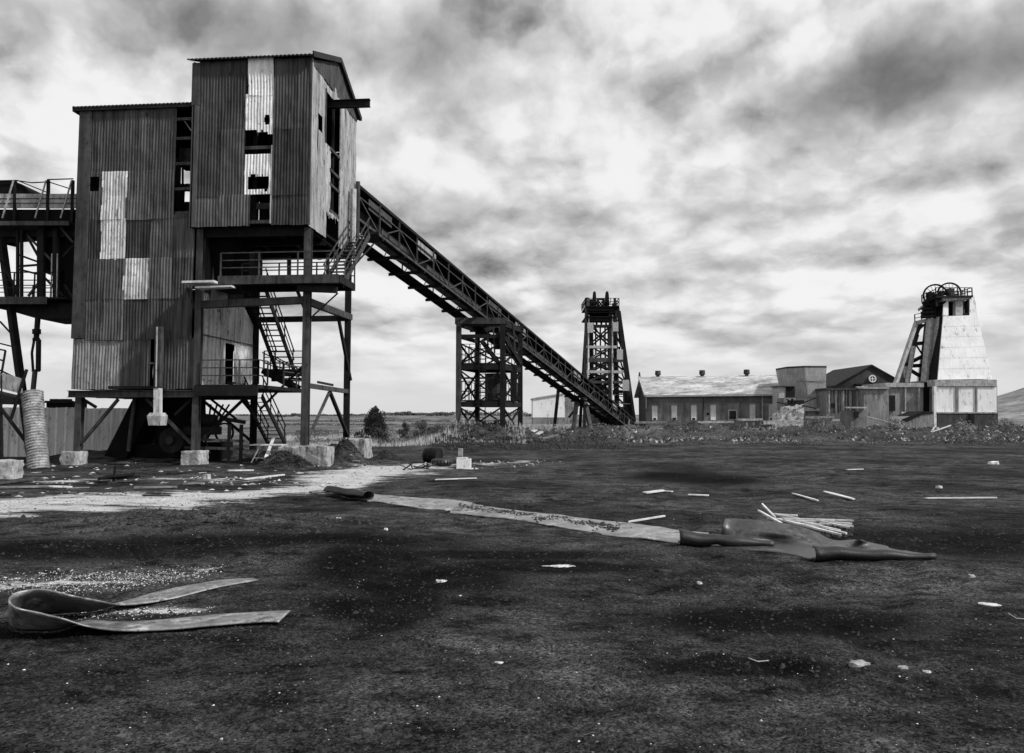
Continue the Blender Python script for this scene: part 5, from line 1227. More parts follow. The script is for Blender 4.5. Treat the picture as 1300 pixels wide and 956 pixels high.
# long low walls in front of the halls
for i, (x0, x1, py, Y, h, lab, m) in enumerate(((806, 846, 536.5, 100, 2.2, 'low pipe bridge rail left of the yard wall by the gallery foot', 'concd'), (886, 931, 536, 99, 2.2, 'low concrete beam in front of the brick hall below its door', 'conc'),
      (936, 968, 533, 99, 2, 'low concrete beam beside the white ruined wall, left of it', 'conc'), (1022, 1058, 530, 98, 2.0, 'weathered beam right of the broken white wall', 'concd'), (1056, 1098, 533.5, 97, 2.4, 'long low rail in front of the dark streaked shed', 'conc'))):
    w_r = root('low_rail_wall', V((at((x0+x1)/2, 528, Y).x, Y, hz(at((x0+x1)/2, 528, Y).x, Y))), lab, 'low wall')
    bar('coping', M[m], w_r, at(x0, py, Y), at(x1, py-.5, Y), .5, .28)
    for k in range(4):
        px = x0+(x1-x0)*(k+.3)/3.6; q = at(px, py, Y); bar('support', M['concd'], w_r, V((q.x, q.y, hz(q.x, q.y)-.3)), q, .25)
o = MB(); o.beam(at(830, 545.5, 84), at(889, 543.8, 86), .4, .2); o = o.build('kerb_beam', M['conc']); tag(o, 'pale kerb beam lying in the weeds before the left half of the brick hall', 'kerb')
o = MB(); o.beam(at(803, 547, 84), at(842, 545.5, 84), .5, .3); o = o.build('kerb_beam', M['conc']); tag(o, 'pale kerb beam in the weeds at the foot of the sloping gallery', 'kerb')
o = MB(); o.poly([at(790, 562, 72), at(795, 547, 72), at(803, 549, 72), at(806, 562, 72)], (0, 1.5, 0)); o = o.build('concrete_block', M['concd']); tag(o, 'rough concrete block standing at the lower end of the gallery', 'block')
hut = root('brick_hut', V((at(1088, 528, 92).x, 93, hz(42, 92))), 'ruined low brick hut with pale lintel right of the broken white wall', 'hut')
bx(hut, 'wall', 'brickp', 1080, 521, 1100, 548, 92, 3); bx(hut, 'lintel', 'conc', 1074, 516.5, 1100, 518.3, 91.7, .4); bx(hut, 'opening', 'dark', 1085, 523, 1090, 530, 91.8, .3)
sl_ = MB(); sl_.beam(at(1100, 529, 91), at(1139, 538.5, 91), .5, .16); sl_ = sl_.build('fallen_beam', M['conc']); tag(sl_, 'pale fallen beam sloping down right of the ruined brick hut', 'beam')
bt = MB(); bt.beam(at(1141, 536, 90), at(1149, 550, 89), .15); bt.beam(at(1143, 533, 90), at(1136, 552, 90), .12); bt = bt.build('bent_poles', M['conc']); tag(bt, 'two crossed pale poles leaning at the foot of the ramp', 'poles')
for k, (a, b_, w) in enumerate((((1178, 556), (1186, 543), .12), ((1184, 548), (1207, 540), .1))):
    o = MB(); o.beam(at(*a, 80), at(*b_, 82), w); o = o.build('dead_branch', M['wood']); tag(o, ('short pale branch sticking up from the weeds below the white concrete headframe', 'long thin pale branch leaning right in the weeds below the white headframe')[k], 'branch')
cr = MB(); cr.beam(at(1051, 481, 150), at(1072, 469, 150), .25); cr.beam(at(1051, 481, 150), at(1051, 528, 150), .3); cr = cr.build('crane_jib', M['steel3']); tag(cr, 'thin pale crane jib pointing up right behind the dark shed', 'crane')
# ================= LOOSE CONVEYOR BELTS =================
def gz(px, py, z=0.0, lift=.012):
    p = gp(px, py, z); return V((p.x, p.y, z+hz(p.x, p.y)*1.0+lift))
A_ = [((354, 796, 0), (369, 782, 0)), ((320, 797, 0), (330, 782, 0)), ((277, 798, 0), (277, 782, 0)), ((215, 802, 0), (215, 788, 0)), ((154, 804, .01), (154, 791, 0)), ((112, 799, .06), (112, 790, 0)), ((76, 787, .2), (76, 800, 0)),
      ((40, 779, .27), (40, 802, 0)), ((18, 773, .33), (19, 801, 0)), ((10.5, 763, .35), (11, 795, 0)), ((18, 755, .36), (20, 788, 0)), ((40, 749, .38), (42, 783, 0)), ((61, 749, .38), (63, 780, 0)), ((92, 756, .32), (92, 777, 0)),
      ((123, 762, .21), (123, 774, 0)), ((158, 767, .06), (160, 764, .0)), ((215, 761, .0), (215, 750, 0)), ((277, 749, 0), (277, 740, 0)), ((328, 737, 0), (314, 734, 0))]
rows = []
for (n_, f_) in A_:
    a = gz(*n_, lift=.03); b_ = gz(*f_, lift=.03); rows.append([a, a.lerp(b_, .5)+ZU*.006, b_])
o = surf(rows, 6, 3, .018, M['belt'], 'conveyor_belt'); tag(o, 'narrow black rubber belt strip doubled back in a standing curl, in the left foreground', 'rubber belt')
# long flat belt across the yard
B_ = [((466, 637), (464, 627)), ((490, 639), (490, 629)), ((530, 643), (535, 631)), ((575, 649), (585, 635.5)), ((620, 656), (630, 642)), ((670, 663), (680, 650)), ((720, 669.5), (728, 656.5)), ((770, 677), (776, 662.5)), ((815, 685), (822, 669)), ((858, 692), (868, 677)), ((885, 695), (900, 680))]
rows = []
for i, (n_, f_) in enumerate(B_):
    a = gz(n_[0], n_[1], 0, .02); b_ = gz(f_[0], f_[1], 0, .03); rows.append([a, a.lerp(b_, .12)+ZU*.015, a.lerp(b_, .5)+ZU*.02, b_])
o = surf(rows, 6, 3, .02, M['belt'], 'conveyor_belt', jit=.02); tag(o, 'long flat worn conveyor belt stretched diagonally across the black yard', 'rubber belt')
# coal spilt over the belt
mm = MB()
for _ in range(1500):
    t_ = random.random(); i = random.uniform(3, 7.3); k = int(i); f = i-k
    a = gz(B_[k][0][0], B_[k][0][1]).lerp(gz(B_[k+1][0][0], B_[k+1][0][1]), f); b_ = gz(B_[k][1][0], B_[k][1][1]).lerp(gz(B_[k+1][1][0], B_[k+1][1][1]), f)
    c = .55+.3*noise.noise(V((i*2.2, 0, 3))); q = a.lerp(b_, random.gauss(c, .12)); q.z += .02; rock(mm, q, random.uniform(.01, .05))
o = mm.build('spilt_coal', M['stone']); o['kind'] = 'stuff'; tag(o, 'black coal dirt lying over the middle of the long flat belt', 'coal')
def rolltube(name, m, p0, p1, r0, r1, lab, a0=0., a1=2*pi*.86, turns=1, n=20, kk=10, flat=.75, par=None):
    """loosely rolled edge of a belt: an open scroll lying on the ground"""
    ax = (p1-p0); L = ax.length; ax.normalize(); side = ax.cross(ZU).normalized(); rows = []
    for j in range(kk+1):
        t = j/kk; r = r0+(r1-r0)*t; c = p0+ax*(L*t); c = V((c.x, c.y, hz(c.x, c.y)+r*flat)); r *= 1+.3*noise.noise(V((t*4, r0*9, 5)))
        rw_ = []
        for i in range(n+1):
            th = a0+(a1-a0)*i/n; q = r*(1-.18*i/n); rw_.append(c+side*(q*cos(th))+ZU*(q*sin(th)*flat))
        rows.append(rw_)
    o = surf(rows, 2, 1, .018, m, name); return o
# small roll at the far end of the flat belt
p0 = gz(418, 629); p1 = gz(468, 636); o = rolltube('belt_roll', M['beltd'], p0, p1, .2, .2, ''); tag(o, 'dark rolled-up end of the long belt beside the pale concrete strip', 'rubber belt')
# rolled near edge beyond the flat part
p0 = gz(862, 697); p1 = gz(982, 699); p0.z = p1.z = 0
o = rolltube('belt_roll', M['beltd'], p0, p1, .2, .08, '', a0=-2.3, a1=2.0); tag(o, 'dark rolled belt edge between the long flat belt and the buckled sheet', 'rubber belt')
# buckled wide sheet with its far side standing up
def g5(*q): return [gz(*a) for a in q]
D_ = [g5((898, 697, 0), (908, 692, .02), (914, 684, .12), (918, 672, .30), (921, 660, .44)),
      g5((925, 701, 0), (928, 696, .02), (928, 687, .10), (927, 673, .28), (932, 660, .43)),
      g5((955, 703, 0), (955, 697, .02), (956, 689, .08), (960, 676, .25), (966, 663, .39)),
      g5((985, 705, 0), (985, 699, .02), (988, 691, .05), (994, 681, .19), (1002, 668, .31)),
      g5((1012, 709, 0), (1014, 703, .01), (1018, 696, .03), (1025, 688, .10), (1032, 679, .18)),
      g5((1032, 711, .02), (1038, 705, .01), (1044, 698, .02), (1051, 692, .04), (1058, 688, .06)),
      g5((1060, 707, 0), (1064, 705, .02), (1070, 700, .02), (1077, 696, .04), (1083, 692, .05)),
      g5((1088, 708, 0), (1090, 706, .02), (1090, 701, .02), (1092, 696, .08), (1093, 692, .15)),
      g5((1112, 709, 0), (1114, 708, .02), (1116, 703, .02), (1118, 699, .02), (1120, 696, .0)),
      g5((1150, 710, 0), (1152, 710, .03), (1154, 707, .02), (1155, 704, .01), (1156, 702, .0)),
      g5((1176, 710, 0), (1178, 712, .02), (1180, 711, .01), (1181, 710, .0), (1182, 709, .0))]
o = surf(D_, 5, 4, .02, M['beltm'], 'conveyor_belt', jit=.008); tag(o, 'buckled wide rubber sheet with one side standing up, beside the pile of pale laths', 'rubber belt')
p0 = gz(1033, 713); p1 = gz(1187, 717); p0.z = p1.z = 0
o = rolltube('belt_roll', M['beltd'], p0, p1, .17, .07, '', a0=-2.3, a1=2.1); tag(o, 'dark rolled belt edge tapering to a point, rightmost piece of the belts', 'rubber belt')

# ================= BOARDS AND DEBRIS =================
def plank(a, b_, w=.1, th=.03, m='wood', z0=0., z1=0., name='plank'):
    w *= .72; p = gp(*a); q = gp(*b_); p = V((p.x, p.y, hz(p.x, p.y)+z0+th*.6+.025)); q = V((q.x, q.y, hz(q.x, q.y)+z1+th*.6+.025))
    mb = MB(); d = q-p; n = 5; sd_ = d.cross(ZU).normalized(); pts = []
    for i in range(n+1):
        c = p+d*(i/n); ww = w/2*(random.uniform(.82, 1) if 0 < i < n else random.uniform(.35, .9)); sk = random.uniform(-.05, .05) if i in (0, n) else 0
        pts += [c-sd_*ww-ZU*th/2+d.normalized()*sk, c+sd_*ww-ZU*th/2, c+sd_*ww+ZU*th/2, c-sd_*ww+ZU*th/2+d.normalized()*sk]
    fs_ = [(0, 3, 2, 1), (n*4, n*4+1, n*4+2, n*4+3)]
    for i in range(n):
        a_ = i*4
        for k in range(4): fs_.append((a_+k, a_+(k+1) % 4, a_+4+(k+1) % 4, a_+4+k))
    mb.add(pts, fs_); return mb.build(name, M[m])
PG = 'loose boards on the black yard'
for a, b_, w, lab in (((797, 665.5), (844, 660.5), .09, 'thin pale lath just above the middle of the long belt'), ((1006, 629.5), (1039, 636.5), .12, 'thin pale board slanting, left of a thicker one, above the laths'), ((1047, 627.5), (1084, 634), .26, 'thick pale board slanting, behind the pile of laths'),
                      ((1176, 633), (1265, 632), .13, 'longest pale board, lying level at the right of the yard'), ((818, 626.5), (842, 625), .4, 'short wide pale board in the middle of the yard'), ((838, 625), (853, 626), .14, 'short splinter touching the short wide board'),
                      ((873, 629.5), (899, 630), .22, 'short grey board right of the short wide one'), ((552, 610.5), (605, 608.5), .22, 'pale plank lying in front of the drums'), ((1075, 598), (1096, 597), .18, 'small pale strip far out on the right of the yard'),
                      ((583, 597), (600, 597), .3, 'short pale plank beside the white box')):
    o = plank(a, b_, w); tag(o, lab, 'board', PG)
LG = 'laths in the pile behind the belts'
LS = [((968, 659), (985, 668), .06, .25, .1), ((975, 664), (1045, 676), .08, .05, .03), ((980, 663), (1030, 668), .07, .12, .03), ((985, 668), (1075, 684), .09, .08, .02), ((990, 664), (1084, 667), .06, .04, .06), ((1000, 672), (1070, 686), .1, .06, .02), ((1010, 668), (1082, 670), .08, .03, .05),
      ((980, 660), (1012, 660.5), .09, .06, .06), ((1020, 676), (1066, 681), .07, .1, .04), ((995, 670), (1060, 672), .07, .1, .1), ((1030, 667), (1080, 678), .06, .05, .03), ((963, 662), (1000, 676), .08, .16, .02), ((1040, 672), (1084, 674), .09, .02, .02)]
LL = ['short lath sticking up at the left of the pile', 'lath near the left of the pile, sloping gently', 'upper left lath of the pile', 'long bright lath reaching the lower right of the pile', 'top lath along the back of the pile', 'lowest long lath of the pile', 'lath ending at the right of the pile below the top one', 'short lath lying behind the rest of the pile',
      'short lath in the lower middle of the pile', 'lath crossing the middle of the pile', 'dark-edged lath slanting down at the right of the pile', 'lath leaning on the buckled rubber sheet', 'rightmost short lath of the pile']
for (a, b_, w, z0, z1), l in zip(LS, LL): o = plank(a, b_, w, .035, 'wood', z0, z1, 'lath'); tag(o, l, 'lath', LG)
mm = MB()
for _ in range(160):
    p = gp(random.uniform(1035, 1082), random.uniform(672, 684)); rock(mm, V((p.x, p.y, hz(p.x, p.y))), random.uniform(.02, .08), 1)
o = mm.build('dark_litter', M['stone']); o['kind'] = 'stuff'; tag(o, 'dark litter under the pile of laths', 'litter')
def chunk(px, py, w, d, h, lab, m='chip', name='stone_slab', rz=0., cat='stone'):
    p = gp(px, py); c = V((p.x, p.y, hz(p.x, p.y)-.01)); n = 13; rs = [random.uniform(.6, 1.12) for _ in range(n)]; top = []; bot = []
    for i in range(n):
        th = 2*pi*i/n+random.uniform(-.15, .15); x = w/2*rs[i]*cos(th); y = d/2*rs[i]*sin(th); q = V((x*cos(rz)-y*sin(rz), x*sin(rz)+y*cos(rz), 0)); bot.append(c+q); top.append(c+q*random.uniform(.82, .97)+ZU*(h*random.uniform(.55, 1.05)))
    mb = MB(); cc_ = c+ZU*h*.95+V((w*.08, 0, 0)); mb.add(bot+top+[cc_], [(i, (i+1) % n, n+(i+1) % n, n+i) for i in range(n)]+[(n+i, n+(i+1) % n, 2*n) for i in range(n)])
    o = mb.build(name, M[m]); tag(o, lab, cat); return o
chunk(708, 719.5, .58, .2, .025, 'flat pale splintered slab alone in the middle of the foreground'); chunk(560, 737, .2, .13, .04, 'small pale flake left of the splintered slab')
chunk(1258, 767, .33, .16, .03, 'pale oval slab at the right edge of the foreground', rz=-.5, m='wood', name='oval_board', cat='board'); chunk(1088, 848, .22, .2, .05, 'grey angular stone at the bottom of the picture, right of centre', m='rubble'); chunk(1176, 854, .1, .07, .03, 'tiny white stone near the bottom right corner')
chunk(584, 759.5, .06, .04, .02, 'tiny white pebble in the centre foreground'); chunk(1262, 590, .55, .4, .16, 'white block with a flat base far off at the right of the yard', m='concw'); chunk(888, 740, .08, .06, .04, 'white pebble below the rolled belt edge'); chunk(1192, 619, .22, .14, .1, 'small pale ring-shaped stone right of the boards')
chunk(1233, 735, .12, .08, .05, 'grey pebble above the oval slab', m='rubble'); chunk(840, 729, .28, .16, .05, 'black lump of coal left of the pale pebble', m='stone'); chunk(1146, 854, .1, .06, .03, 'flat grey stone at the bottom edge', m='rubble')
chunk(634, 846, .09, .05, .02, 'flat white chip at the bottom edge of the picture, centre'); chunk(430, 663, .12, .1, .06, 'white stone below the rolled end of the long belt'); chunk(490, 673, .1, .08, .05, 'white stone right below the long belt, left half')
chunk(262, 608, .35, .3, .2, 'grey lump of concrete on the yard below the second plinth', m='rubble')
# twig-like wire bits
for i, (pts_, lab) in enumerate(((((280, 862), (292, 858), (304, 856)), 'short bent wire at the bottom left of the picture'), (((1280, 778), (1290, 782), (1302, 783)), 'thin pale wire at the right edge'), (((950, 838), (962, 842), (976, 842)), 'thin bent wire left of the grey stone'))):
    mb = MB(); q = [gz(a, b_, 0, .012) for a, b_ in pts_]
    for a, b_ in zip(q[:-1], q[1:]): mb.tube(a, b_, .006, n=5)
    tag(mb.build('wire', M['steel3' if i else 'steel']), lab, 'wire')
# drums, box, rubble bits in the middle distance
p = gp(549, 587); dm_ = root('steel_drum', V((p.x, p.y, hz(p.x, p.y))), 'dark steel drum standing among pale rubble', 'drum')
mb = MB(); c = dm_.location.copy(); mb.tube(c+V((-.32, .2, .34)), c+V((.32, -.1, .34)), .34, n=18); dd = mb.build('body', M['steel'], dm_)
mb = MB()
for k in (-.32, -.1, .12, .32): mb.ring(c+V((k, .05-.23*k, .34)), V((.64, -.3, 0)), .35, .04, 18)
mb.build('hoops', M['steel'], dm_)
p = gp(561, 593); t2_ = root('tyre', V((p.x, p.y, hz(p.x, p.y))), 'black worn tyre lying left of the white box', 'tyre')
mb = MB(); c = t2_.location.copy(); 
for i in range(20):
    th = 2*pi*i/20; th2 = 2*pi*(i+1)/20; mb.tube(c+V((.36*cos(th), .36*sin(th), .16)), c+V((.36*cos(th2), .36*sin(th2), .16)), .15, n=8)
mb.build('tread', M['beltd'], t2_)
p = gp(589, 595); bxr = root('white_box', V((p.x, p.y, hz(p.x, p.y))), 'small white box with torn open top beside the tyre', 'box')
c = bxr.location.copy(); mb = MB()
for (dx, dy, sx, sy) in ((0, -.22, .62, .04), (0, .22, .62, .04), (-.29, 0, .04, .4), (.29, 0, .04, .4)): mb.box(c+V((dx, dy, 0)), sx, sy, .42)
mb.build('walls', M['concw'], bxr); mb = MB(); mb.box(c+V((-.1, .3, .42)), .5, .3, .05, .3); mb.build('lid', M['chip'], bxr)
p = gp(584, 588); o = bar('stump_post', M['rubble'], None, V((p.x, p.y+.4, -.05)), V((p.x, p.y+.4, .7)), .22); tag(o, 'stubby pale post behind the white box', 'post')
p = gp(531, 597); o = MB()
for i in range(12): a = V((p.x+random.uniform(-.6, .6), p.y+random.uniform(-.4, .4), .05)); o.beam(a, a+V((random.uniform(-.7, .7), random.uniform(-.4, .4), random.uniform(0, .35))), .08, .03)
o = o.build('scrap_heap', M['steel2']); tag(o, 'small heap of dark bent scrap left of the tyre', 'scrap')
# debris around the tower: boards and sheets
DB = [((170, 622), (225, 620), .35, 'woodd', 'dark low plank across the pale strip, left'), ((182, 634), (216, 634.5), .12, 'steel2', 'thin dark bar on the pale concrete strip'), ((0, 631), (14, 630.5), .1, 'steel', 'dark bar at the left edge on the pale strip'), ((-5, 620), (62, 618), .5, 'woodd', 'wide dark board pile at the left edge, lower'),
      ((-5, 615), (40, 610), .6, 'steel2', 'wide dark sheet at the left edge, upper'), ((125, 610), (165, 606), .3, 'woodd', 'dark plank beneath the upright stick'), ((290, 600), (322, 599), .25, 'wood', 'pale plank in front of the work table'), ((212, 603), (227, 602), .4, 'steel', 'dark scrap sheet left of the second plinth'),
      ((198, 580), (210, 586), .1, 'wood', 'short pale stick below the duct shoe'), ((62, 618), (90, 617), .2, 'wood', 'pale strip of wood at the left'), ((310, 611), (360, 606), .25, 'chip', 'flat pale board near the pale strip'), ((232, 617), (260, 616), .2, 'woodd', 'dark slat on the ground left of centre'),
      ((395, 626), (420, 624), .25, 'woodd', 'dark board end beside the rolled belt'), ((335, 592), (352, 562), .22, 'wood', 'plank leaning against the end of the work table'), ((438, 575), (447, 585), .2, 'wood', 'pale plank lying on the coal heap by the right plinth')]
for (a, b_, w, m, lab) in DB:
    z1 = .9 if 'leaning' in lab else 0; o = plank(a, b_ if not z1 else (347, 586), w, .05, m, 0, z1); tag(o, lab, 'board')
p = gp(144, 611); o = MB(); c = V((p.x, p.y, 0)); o.beam(c, c+V((.05, 0, .55)), .06); o.beam(c-V((.5, 0, -.1)), c+V((.8, .2, .15)), .3, .1); o.beam(c-V((.2, .3, -.18)), c+V((.7, .1, .25)), .12, .08); o = o.build('broken_pallet', M['steel']); tag(o, 'dark broken pallet with an upright stick, below the chute', 'pallet')
# work table
p = gp(334, 588); tb = root('work_table', V((p.x, p.y, 0)), 'pale-topped folding table with splayed legs between the tower plinths', 'table')
c = V((p.x, p.y, 0)); mb = MB(); mb.box(c+V((.15, .3, .86)), 1.6, .8, .05, -.05); mb.build('tabletop', M['wood'], tb)
for sx in (-.75+.35, .35):
    for sy in (0, .6): bar('leg', M['steel3'], tb, c+V((sx+(-.18 if sx < 0 else .18), sy, .02)), c+V((sx*.4, sy, .86)), .05)
bar('stretcher', M['steel3'], tb, c+V((-.5, 0, .25)), c+V((.48, 0, .25)), .04)
# sheets and slabs lying on heaps near the trestle tower
for k, (a, b_, Y_, z, w, lab) in enumerate((((672, 556), (688, 548), 60, .6, .5, 'pale board slanting up in the weeds right of the trestle tower'), ((668, 551), (680, 546), 62, .9, .5, 'pale board above another, right of the trestle tower'), ((688, 557), (708, 552), 58, .5, .4, 'grey board lying far right of the trestle tower'))):
    o = MB(); o.beam(at(*a, Y_), at(*b_, Y_+.5), w, .12); o = o.build('plank', M['wood'] if k < 2 else M['woodd']); tag(o, lab, 'board')
o = chunk(643, 563, 3.6, 2.0, .35, 'pale slab of concrete at the foot of the trestle tower', m='rubble'); o = chunk(548, 549, 1.4, .8, .8, 'dark stump-like block on the low heap left of the trestle', m='steel2', name='block', cat='block')
mm = MB()
for _ in range(2600):
    x = random.uniform(-6, 8); y = random.uniform(52, 68); rock(mm, V((x, y, hz(x, y))), random.uniform(.04, .16)*(2 if random.random() < .04 else 1), .9)
o = mm.build('heap_rubble', M['stone']); o['kind'] = 'stuff'; tag(o, 'dark stony spoil scattered over the heap under the trestle tower', 'rubble')
mm = MB()
for _ in range(2500):
    k = random.choice(MOUNDS[:5]+MOUNDS[8:11]); x = random.gauss(k[0], k[2]*.7); y = random.gauss(k[1], k[3]*.8); rock(mm, V((x, y, hz(x, y))), random.uniform(.02, .09), .9)
o = mm.build('heap_coal', M['stone']); o['kind'] = 'stuff'; tag(o, 'lumpy black coal on the heaps around the tower plinths', 'coal')
# flat scraps of board and sheet over the dirty ground near the tower
mm = MB()
for _ in range(160):
    px = random.uniform(0, 460); py = random.uniform(588, 640) if px < 340 else random.uniform(588, 618); p = gp(px, py); a = random.uniform(0, 3.14)
    L = random.uniform(.05, .3)
    if random.random() < .22: mm.box(V((p.x, p.y, hz(p.x, p.y)-.01)), L*2.2, random.uniform(.03, .1), random.uniform(.015, .04), a)
    else: rock(mm, V((p.x, p.y, hz(p.x, p.y))), L*.5, .4)
o = mm.build('scrap_litter', M['rubble']); o['kind'] = 'stuff'; tag(o, 'small scraps of board, sheet and brick littering the ground before the tower', 'litter')
# ================= VEGETATION =================
def blade(m, x, y, h, w, z=None, lean=.3):
    z = hz(x, y, False) if z is None else z; a = random.uniform(0, 6.28); l = h*random.uniform(0, lean)
    d = V((cos(a), sin(a), 0)); t_ = V((random.uniform(-1, 1)*l, random.uniform(-1, 1)*l, h))
    b_ = V((x, y, z-.02)); m.add([b_-d*w, b_+d*w, b_+t_*.6+d*w*.7, b_+t_], [(0, 1, 2, 3)])
def field(n, xa, xb, ya, yb, h0, h1, w, cond=None, thr=-.1, sc=.25, seed=0):
    m = MB(); k = 0
    while k < n:
        y = random.uniform(ya, yb); x = random.uniform(xa, xb)*(y/yb)
        k += 1
        q = noise.noise(V((x*sc, y*sc, seed)))+.5*noise.noise(V((x*sc*4, y*sc*4, seed)))
        if q < thr: continue
        blade(m, x, y, random.uniform(h0, h1)*(.7+q), w)
    return m
M['dry'] = mat('dry_grass', .25, .6, 1.5, .9, bs=0); M['weed'] = mat('weeds', .012, .075, .8, .9, spot=.4, spotv=.03, bs=0)
def tufts(n, xa, xb, ya, yb, h0, h1, size, thr, sc, seed):
    m = MB()
    for _ in range(n):
        y = random.uniform(ya, yb); x = random.uniform(xa, xb)*(y/yb)
        q = noise.noise(V((x*sc, y*sc, seed)))+.6*noise.noise(V((x*sc*3.7, y*sc*3.7, seed)))+.4*noise.noise(V((x*sc*9, y*sc*9, seed)))
        if q < thr: continue
        h = h0+(h1-h0)*min(1, max(0, q-thr)*1.4); z = hz(x, y, False)
        leafbits(m, V((x, y, z+h*random.random()**1.3)), 1, .05, .05, .03, size)
    return m
o = field(34000, -24, 1.5, 57, 80, .12, .6, .018, thr=-.3, sc=.35).build('dry_grass', M['dry']); o['kind'] = 'stuff'; tag(o, 'tall pale dry grass beyond the yard between tower and trestle', 'grass')
o = tufts(16000, -34, 2, 60, 118, .05, .7, .09, -.1, .12, 4).build('rough_grass', M['weed']); o['kind'] = 'stuff'; tag(o, 'dark rough grass patches in the field behind the pale grass', 'grass')
o = tufts(70000, 2, 86, 58, 104, .03, 1.0, .085, .02, .2, 8).build('weeds', M['weed']); o['kind'] = 'stuff'; tag(o, 'dark weeds covering the low bank in front of the halls', 'weeds')
o = tufts(6500, 4, 86, 62, 102, .03, .45, .05, .2, .2, 9).build('dry_weeds', M['dry']); o['kind'] = 'stuff'; tag(o, 'pale dead stalks among the dark weeds on the bank', 'weeds')
mm = MB(); mk = MB()
for _ in range(6000):
    y = random.uniform(62, 104); x = random.uniform(4, 84)*y/104; q = noise.noise(V((x*.12, y*.2, 3)))
    if q > .12 or (x > 52*y/90 and random.random() < .6): rock(mm if random.random() < .3 else mk, V((x, y, hz(x, y, False))), random.uniform(.05, .26), 1)
o = mk.build('dark_spoil', M['stone']); o['kind'] = 'stuff'; tag(o, 'dark lumps of spoil heaped along the bank before the halls', 'spoil')
o = mm.build('bank_rubble', M['rubble']); o['kind'] = 'stuff'; tag(o, 'broken stone and brick strewn over the bank at the right', 'rubble')
# thin pale strip of spoil along the bank foot
def bush(name, px, pyb, Y, w, h, n, lab, grp=None, m='leaf', shape='cone', leaf=.11):
    b0 = at(px, 528, Y); zb_ = hz(b0.x, Y, False); r = root(name, V((b0.x, Y, zb_)), lab, 'bush' if name != 'tree' else 'tree', grp)
    c = r.location.copy(); tk = MB(); tk.tube(c-ZU*.1, c+ZU*h*.75, .07*h/3, .02, 7)
    for k in range(9):
        a = random.uniform(0, 6.28); z = h*random.uniform(.1, .6); tk.tube(c+ZU*z, c+V((cos(a)*w*.35, sin(a)*w*.35, z+h*.15)), .025, .008, 5)
    tk.build('trunk', M['bark'], r)
    cr = MB(); 
    cl_ = []
    for k in range(26):
        t_ = random.random(); rad = (w/2)*((1-t_)**.8 if shape == 'cone' else math.sqrt(max(0, 1-(2*t_-.9)**2)))*random.uniform(.35, 1.0); a = random.uniform(0, 6.28)
        cl_.append((c+V((cos(a)*rad, sin(a)*rad, h*(.08+.84*t_))), w*.17*random.uniform(.6, 1.3)))
    for q, s_ in cl_: leafbits(cr, q, n//26, s_, s_, s_*1.1, leaf)
    for k in range(n//10):
        t_ = random.random(); rad = (w/2)*(1-t_)**.8*random.uniform(.3, 1.15); a = random.uniform(0, 6.28); leafbits(cr, c+V((cos(a)*rad, sin(a)*rad, h*(.03+1.0*t_))), 1, .1, .1, .1, leaf)
    cr.build('crown', M[m], r); return r
bush('conifer_bush', 476, 558, 68, 3.1, 3.1, 4200, 'dark cone-shaped bush standing alone beyond the yard, right of the tower')
for px, Y, w, h, lab, m in ((514, 72, 1.3, 1.6, 'small dark shrub right of the cone-shaped bush', 'leaf2'), (536, 74, 2.0, 1.9, 'second shrub left of the trestle tower', 'leaf2'), (556, 78, 2.4, 1.4, 'low shrub close to the trestle tower', 'leaf2'), (493, 80, 1.6, 1.2, 'faint low shrub just behind the cone-shaped bush', 'leaf2')):
    bush('shrub', px, 0, Y, w, h, 900, lab, 'shrubs at the edge of the field', m, 'round', .09)
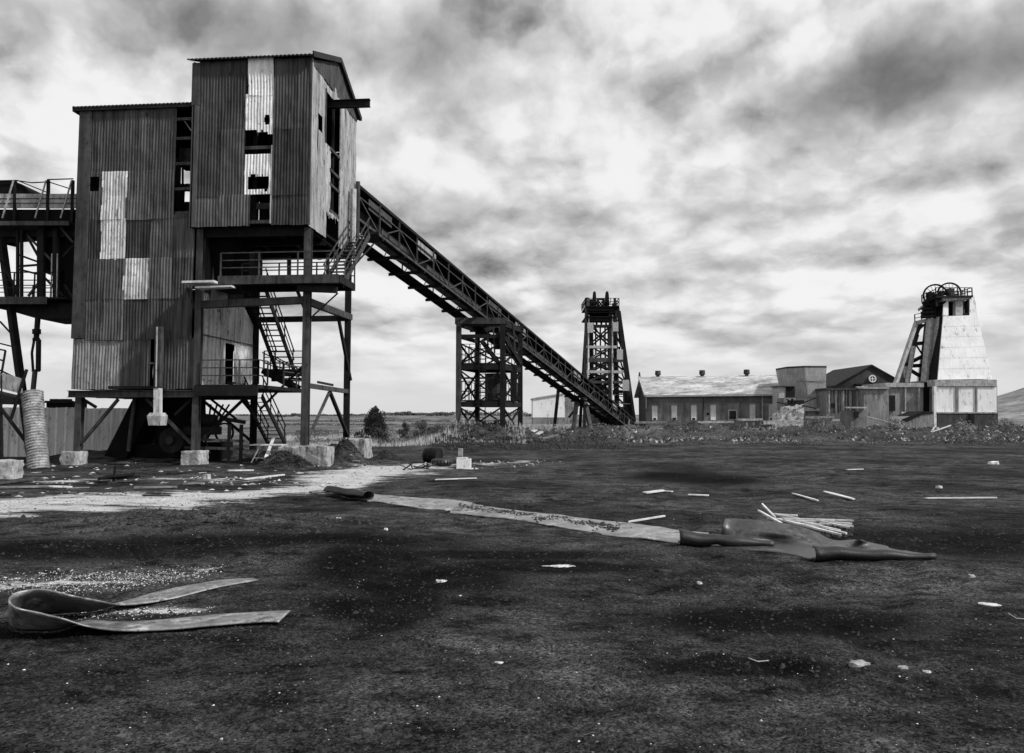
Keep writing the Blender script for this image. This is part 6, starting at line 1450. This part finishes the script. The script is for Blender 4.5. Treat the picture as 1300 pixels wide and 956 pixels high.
for px, Y, w, h, lab in ((1222, 78, 2.6, 1.3, 'pale dry shrub in front of the white headframe base'), (1060, 82, 2.2, 1.1, 'shrub below the brick hut'), (1036, 80, 3.0, 1.6, 'leafy shrub right of the broken white wall'), (1275, 84, 3.2, 1.6, 'shrub on the bank at the right edge'),
                     (880, 84, 2.4, 1.1, 'low shrub before the middle of the brick hall'), (935, 82, 2.8, 1.2, 'low shrub before the right half of the brick hall'), (704, 66, 1.8, 1.1, 'shrub on the heap right of the trestle tower'), (760, 72, 2.6, 1.2, 'shrub under the lower end of the gallery'), (1135, 84, 2.4, 1.1, 'dry shrub beside the crossed poles'), (850, 80, 1.8, .9, 'low shrub left of the brick hall centre')):
    bush('shrub', px, 0, Y, w, h, 700, lab, 'shrubs on the bank', 'leaf2' if px in (1222, 1135, 704) else 'leaf', 'round', .1)
# far hedges and a few distant trees on the skyline
TL = 'distant trees on the skyline'
for px, w, h, Y, lab in ((511, 9, 5, 420, 'dark distant tree clump alone on the skyline right of the cone-shaped bush'), (525, 5, 3, 430, 'tiny distant tree right of the larger skyline clump'), (380, 8, 4, 430, 'distant tree seen between the tower legs'), (355, 6, 3, 440, 'small distant tree left of the one between the tower legs'),
                     (548, 14, 3.5, 400, 'distant low trees nearest the trestle tower, on its left'), (566, 14, 4.5, 400, 'distant trees touching the left leg of the trestle tower'), (668, 12, 5, 400, 'distant trees between the trestle tower and the pale shed')):
    h *= .5; b0 = at(px, 528, Y); zb_ = hz(b0.x, Y, False); r = root('tree', V((b0.x, Y, zb_)), lab, 'tree', TL); c = r.location.copy(); tk = MB(); tk.tube(c-ZU, c+ZU*h*.6, .3, .15, 6); tk.build('trunk', M['bark'], r)
    cr = MB()
    for k in range(9): q = c+V((random.uniform(-.5, .5)*w, random.uniform(-1, 1), h*random.uniform(.35, .8))); leafbits(cr, q, 90, w*.2, 1.5, h*.25, .4)
    cr.build('crown', M['leaf'], r)
hd = MB()
for (xa, xb, Y, h, n) in ((300, 480, 470, 2.2, 1600), (480, 600, 460, 3.0, 1800), (590, 720, 430, 4.5, 1800), (330, 600, 250, .9, 1200), (360, 590, 170, .7, 1300)):
    for _ in range(n):
        px = random.uniform(xa, xb); Yq = Y+random.uniform(-4, 4); p = at(px, 528, Yq); e_ = .6+.7*noise.noise(V((px*.06, Y, 0)))
        if e_ < .3: continue
        leafbits(hd, V((p.x, Yq, hz(p.x, Yq, False)+h*.5*e_)), 1, .5, .5, h*.5*e_, Y/900)
o = hd.build('far_hedges', M['leaf']); o['kind'] = 'stuff'; tag(o, 'far dark hedge lines along the fields and skyline', 'hedge')
for o in list(bpy.data.objects):
    if '_o' in o: del o['_o']
